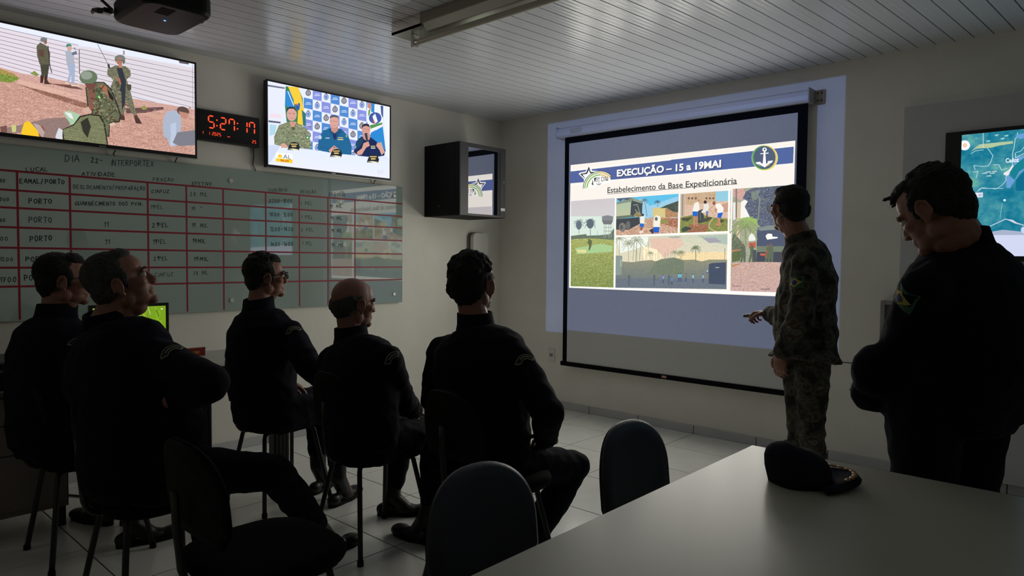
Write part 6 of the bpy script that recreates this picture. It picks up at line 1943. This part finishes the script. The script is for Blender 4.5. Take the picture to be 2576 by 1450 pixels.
JOINTS = {
 'A': {'head': (1.115, -3.985, 1.234), 'neck': (1.083, -4.010, 1.067), 'chest': (1.101, -4.029, 0.910), 'waist': (1.114, -4.041, 0.728), 'pelvis': (1.132, -4.049, 0.537), 'shR': (1.220, -3.971, 0.983), 'shL': (0.963, -4.044, 0.974), 'elR': (1.393, -4.000, 0.777), 'elL': (1.174, -4.078, 0.810), 'wrR': (1.233, -3.854, 0.673), 'wrL': (1.060, -3.916, 0.675), 'hpR': (1.203, -4.012, 0.517), 'hpL': (1.022, -4.042, 0.507), 'knR': (0.928, -3.709, 0.486), 'knL': (0.723, -3.763, 0.471), 'anR': (1.220, -3.749, 0.100), 'toR': (1.231, -3.676, 0.000), 'anL': (0.830, -3.764, 0.106), 'toL': (0.718, -3.804, 0.000), },
 'B': {'head': (1.905, -4.010, 1.246), 'neck': (1.894, -4.056, 1.084), 'chest': (1.949, -4.026, 0.957), 'waist': (1.965, -4.008, 0.777), 'pelvis': (1.961, -3.996, 0.563), 'shR': (2.145, -3.968, 0.993), 'shL': (1.697, -4.051, 0.986), 'elR': (2.400, -3.908, 0.928), 'wrR': (2.175, -3.924, 0.845), 'elL': (1.572, -3.913, 0.790), 'wrL': (1.764, -3.769, 0.796), 'hpR': (2.089, -3.974, 0.557), 'hpL': (1.962, -3.914, 0.552), 'knR': (1.842, -3.669, 0.439), 'anR': (1.924, -3.717, 0.100), 'toR': (1.889, -3.620, 0.000), 'knL': (2.172, -3.558, 0.503), 'anL': (1.946, -3.221, 0.124), 'toL': (1.952, -3.087, 0.000), },
 'C': {'head': (1.214, -3.083, 1.241), 'neck': (1.220, -3.127, 1.068), 'chest': (1.245, -3.115, 0.880), 'waist': (1.263, -3.134, 0.716), 'pelvis': (1.304, -3.134, 0.533), 'shR': (1.403, -3.048, 0.955), 'shL': (1.085, -3.121, 0.948), 'elR': (1.624, -3.068, 0.801), 'wrR': (1.523, -2.890, 0.676), 'elL': (0.985, -3.031, 0.714), 'wrL': (1.210, -2.963, 0.667), 'hpR': (1.415, -3.113, 0.537), 'hpL': (1.213, -3.082, 0.511), 'knR': (1.329, -2.713, 0.515), 'knL': (1.090, -2.691, 0.523), 'anR': (1.447, -2.792, 0.160), 'toR': (1.388, -2.648, 0.000), 'anL': (1.191, -2.755, 0.160), 'toL': (1.113, -2.626, 0.000), },
 'D': {'head': (1.944, -3.032, 1.133), 'neck': (1.943, -3.043, 0.965), 'chest': (2.009, -3.045, 0.814), 'waist': (2.039, -3.066, 0.675), 'pelvis': (2.076, -3.081, 0.511), 'shR': (2.190, -3.025, 0.895), 'shL': (1.792, -3.051, 0.857), 'elR': (2.105, -2.879, 0.684), 'wrR': (1.983, -2.701, 0.581), 'elL': (1.663, -2.991, 0.627), 'wrL': (1.833, -2.789, 0.561), 'hpR': (2.132, -3.057, 0.508), 'hpL': (1.938, -3.006, 0.480), 'knR': (2.085, -2.651, 0.489), 'knL': (1.798, -2.621, 0.466), 'anR': (2.078, -2.668, 0.122), 'toR': (2.087, -2.556, 0.000), 'anL': (1.787, -2.690, 0.108), 'toL': (1.868, -2.595, 0.000), },
 'E': {'head': (2.581, -2.880, 1.238), 'neck': (2.597, -2.876, 1.057), 'chest': (2.631, -2.880, 0.902), 'waist': (2.650, -2.886, 0.706), 'pelvis': (2.663, -2.885, 0.508), 'shR': (2.793, -2.838, 0.939), 'shL': (2.420, -2.908, 0.942), 'elR': (2.996, -2.885, 0.767), 'wrR': (2.874, -2.749, 0.612), 'elL': (2.291, -2.840, 0.715), 'wrL': (2.228, -2.688, 0.540), 'hpR': (2.750, -2.834, 0.490), 'hpL': (2.556, -2.849, 0.478), 'knR': (2.785, -2.432, 0.415), 'anR': (2.760, -2.752, 0.101), 'toR': (2.754, -2.626, 0.000), 'knL': (2.196, -2.658, 0.432), 'anL': (2.193, -2.793, 0.126), 'toL': (2.108, -2.807, 0.000), },
 'P': {'head': (3.256, -1.202, 1.627), 'neck': (3.315, -1.158, 1.450), 'chest': (3.357, -1.170, 1.251), 'waist': (3.344, -1.191, 1.093), 'pelvis': (3.356, -1.189, 0.930), 'shL': (3.392, -1.324, 1.334), 'shR': (3.254, -1.015, 1.367), 'elL': (3.408, -1.404, 1.077), 'wrL': (3.294, -1.352, 0.872), 'elR': (3.230, -1.055, 1.004), 'wrR': (3.045, -0.908, 1.045), 'hpL': (3.410, -1.235, 0.910), 'hpR': (3.303, -1.131, 0.891), 'knL': (3.395, -1.179, 0.504), 'knR': (3.309, -1.106, 0.482), 'anL': (3.402, -1.107, 0.110), 'toL': (3.367, -1.252, 0.000), 'anR': (3.306, -1.053, 0.110), 'toR': (3.257, -1.151, 0.000), },
 'S': {'head': (4.179, -2.493, 1.502), 'neck': (4.239, -2.389, 1.406), 'chest': (4.243, -2.371, 1.186), 'waist': (4.234, -2.386, 1.050), 'pelvis': (4.226, -2.375, 0.897), 'shL': (4.186, -2.635, 1.260), 'shR': (4.284, -2.112, 1.269), 'elL': (4.095, -2.496, 1.047), 'wrL': (4.006, -2.307, 0.930), 'elR': (4.275, -1.989, 1.029), 'wrR': (3.991, -2.086, 0.848), 'hpL': (4.175, -2.530, 0.889), 'hpR': (4.257, -2.226, 0.860), 'knL': (4.182, -2.505, 0.479), 'knR': (4.254, -2.230, 0.450), 'anL': (4.197, -2.467, 0.110), 'toL': (4.126, -2.461, 0.000), 'anR': (4.268, -2.208, 0.110), 'toR': (4.184, -2.167, 0.000), },
}
EXTRA = {
 'B': [((2.057, -3.899, 0.723), (0.130, 0.120, 0.120))],
 'S': [((4.048, -2.558, 1.004), (0.075, 0.075, 0.085)), ((4.021, -2.506, 0.925), (0.062, 0.062, 0.060)), ((4.174, -2.502, 0.933), (0.130, 0.130, 0.140))],
 'A': [((1.179, -4.026, 0.656), (0.140, 0.130, 0.120))],
 'D': [((2.018, -3.062, 0.597), (0.150, 0.130, 0.100))],
}
PATCH = {'A': (1.358, -3.979, 1.018), 'B': (2.253, -3.975, 1.042), 'C': (1.512, -3.093, 1.026), 'D': (2.265, -3.050, 0.921), 'E': (2.869, -2.876, 0.959)}
UP = Vector((0, 0, 1))
M_frameblack = mat('black_glasses', (0.006, 0.006, 0.006), rough=.3)
M_framemetal = mat('metal_glasses', (0.5, 0.48, 0.45), rough=.25, metal=1)
M_lens = mat('lens', (0.75, 0.8, 0.8), rough=.05, alpha=.35)


def cast(key, hd, head, label, base=None, patchR=None, flagL=None, **kw):
    J = {k: Vector(v) for k, v in JOINTS[key].items()}
    h = math.radians(hd)
    f = Vector((math.sin(h), math.cos(h), 0)); r = Vector((math.cos(h), -math.sin(h), 0))
    b = base or (J['pelvis'].x, J['pelvis'].y, 0)
    P = dict(J=J, head=head, base=b, label=label, skin=M_skin, cloth=M_navy, hair='short', hairmat=M_hair)
    P['handL'] = ((f * .8 - UP * .4 + r * .3), -UP - f * .3, r, .45)
    P['handR'] = ((f * .8 - UP * .4 - r * .3), -UP - f * .3, -r, .45)
    loc = lambda a: r * a[0] + f * a[1] + UP * a[2]
    for k in ('handL', 'handR'):
        if k in kw: q = kw.pop(k); P[k] = (loc(q[0]), loc(q[1]), loc(q[2])) + tuple(q[3:])
    P['extra'] = EXTRA.get(key, [])
    P.update(kw)
    if patchR is not None:
        P['patch'] = [(Vector(PATCH[key]), (J['shR'] - J['elR']))]
    if flagL is not None:
        P['flag'] = [(J['shL'].lerp(J['elL'], flagL[0]) - r * .10 + Vector(flagL[1]) * .05, J['shL'] - J['elL'])]
    return person(P)


cast('A', 10, (12, 2, 0), 'seated man in dark navy uniform with thin glasses, leftmost in the photo', seed=2, glasses=(M_frameblack, .0018), patchR=(0, -1, .3))
cast('B', 28, (20, 22, 0), 'seated man in dark navy uniform with short grey-flecked hair, looking up, arms folded, left foreground',
     hair='fade', hairmat=M_greyhair, hairnoise=.0018, seed=3, girth=1.12, patchR=(0, -1, .3), handR=((-.8, .7, .0), (0, -1, 0), (0, 0, 1), .3), handL=((.9, .1, 0), (0, -1, 0), (0, 0, 1), .3))
cast('C', 12, (15, 4, 0), 'seated man in dark navy uniform with black-rimmed glasses, against the glass board', hair='full', seed=4, girth=1.02, glasses=(M_frameblack, .0030), patchR=(0, -1, .3))
cast('D', 8, (6, -2, 0), 'seated balding man in dark navy uniform with grey hair at the sides', hair='bald', hairmat=M_greyhair, seed=5, girth=1.02, patchR=(0, -1, .3))
cast('E', -2, (-12, 8, 0), 'seated man in dark navy uniform with curly black hair, right-hand end of the seated men', hair='curly', seed=6, girth=1.04, hs=1.06, patchR=(0, -1, .3), handR=((-.75, .55, -.25), (0, .2, -1), (-.2, 1, 0), .5))
cast('P', -66, (-60, 2, 0), 'standing man in camouflage uniform and glasses presenting beside the projection screen',
     handL=((0, .15, -1), (1, .1, 0), (0, 1, 0), .5), handR=((-.3, 1, -.1), (-.2, 0, -1), (-1, 0, .3), 1.05), cloth=M_camo, seed=8, wr=.008, wsc=8, hem=(3.355, -1.20, .83), flare=.035, glasses=(M_framemetal, .0016, M_lens), flagL=(.34, (0, -1, 0)), baggy=True, girth=.92, leg=.95)
cast('S', -45, (-74, -28, 0), 'heavy-set standing man in dark navy uniform with bowed head, behind the table at right',
     handL=((.85, .5, -.1), (0, -1, 0), (0, 0, 1), .5), handR=((-.5, .8, 0), (0, -1, 0), (0, 0, 1), .5), seed=9, girth=1.22, belly=1.18, arm=1.02, hair='tuft', flagL=(.22, (-.5, -1, 0)), hs=1.04)

b = MB()
hd = Vector(JOINTS['P']['wrR'])
h = math.radians(-66); f = Vector((math.sin(h), math.cos(h), 0)); r = Vector((math.cos(h), -math.sin(h), 0))
d = (f - r * .3 - UP * .1).normalized()
p0 = hd + d * .085 - UP * .012
b.tube([p0, p0 + d * .03, p0 + d * .075, p0 + d * .080], [.010, .0115, .009, .006], 10)
o = b.build('remote_clicker', M_black)
tag(o, 'small black presentation clicker in the right hand of the man in camouflage', 'remote control')
MB().tube([p0 + d * .045 + UP * .009, p0 + d * .045 + UP * .0125], .004, 8).build('button', M_steel, o)
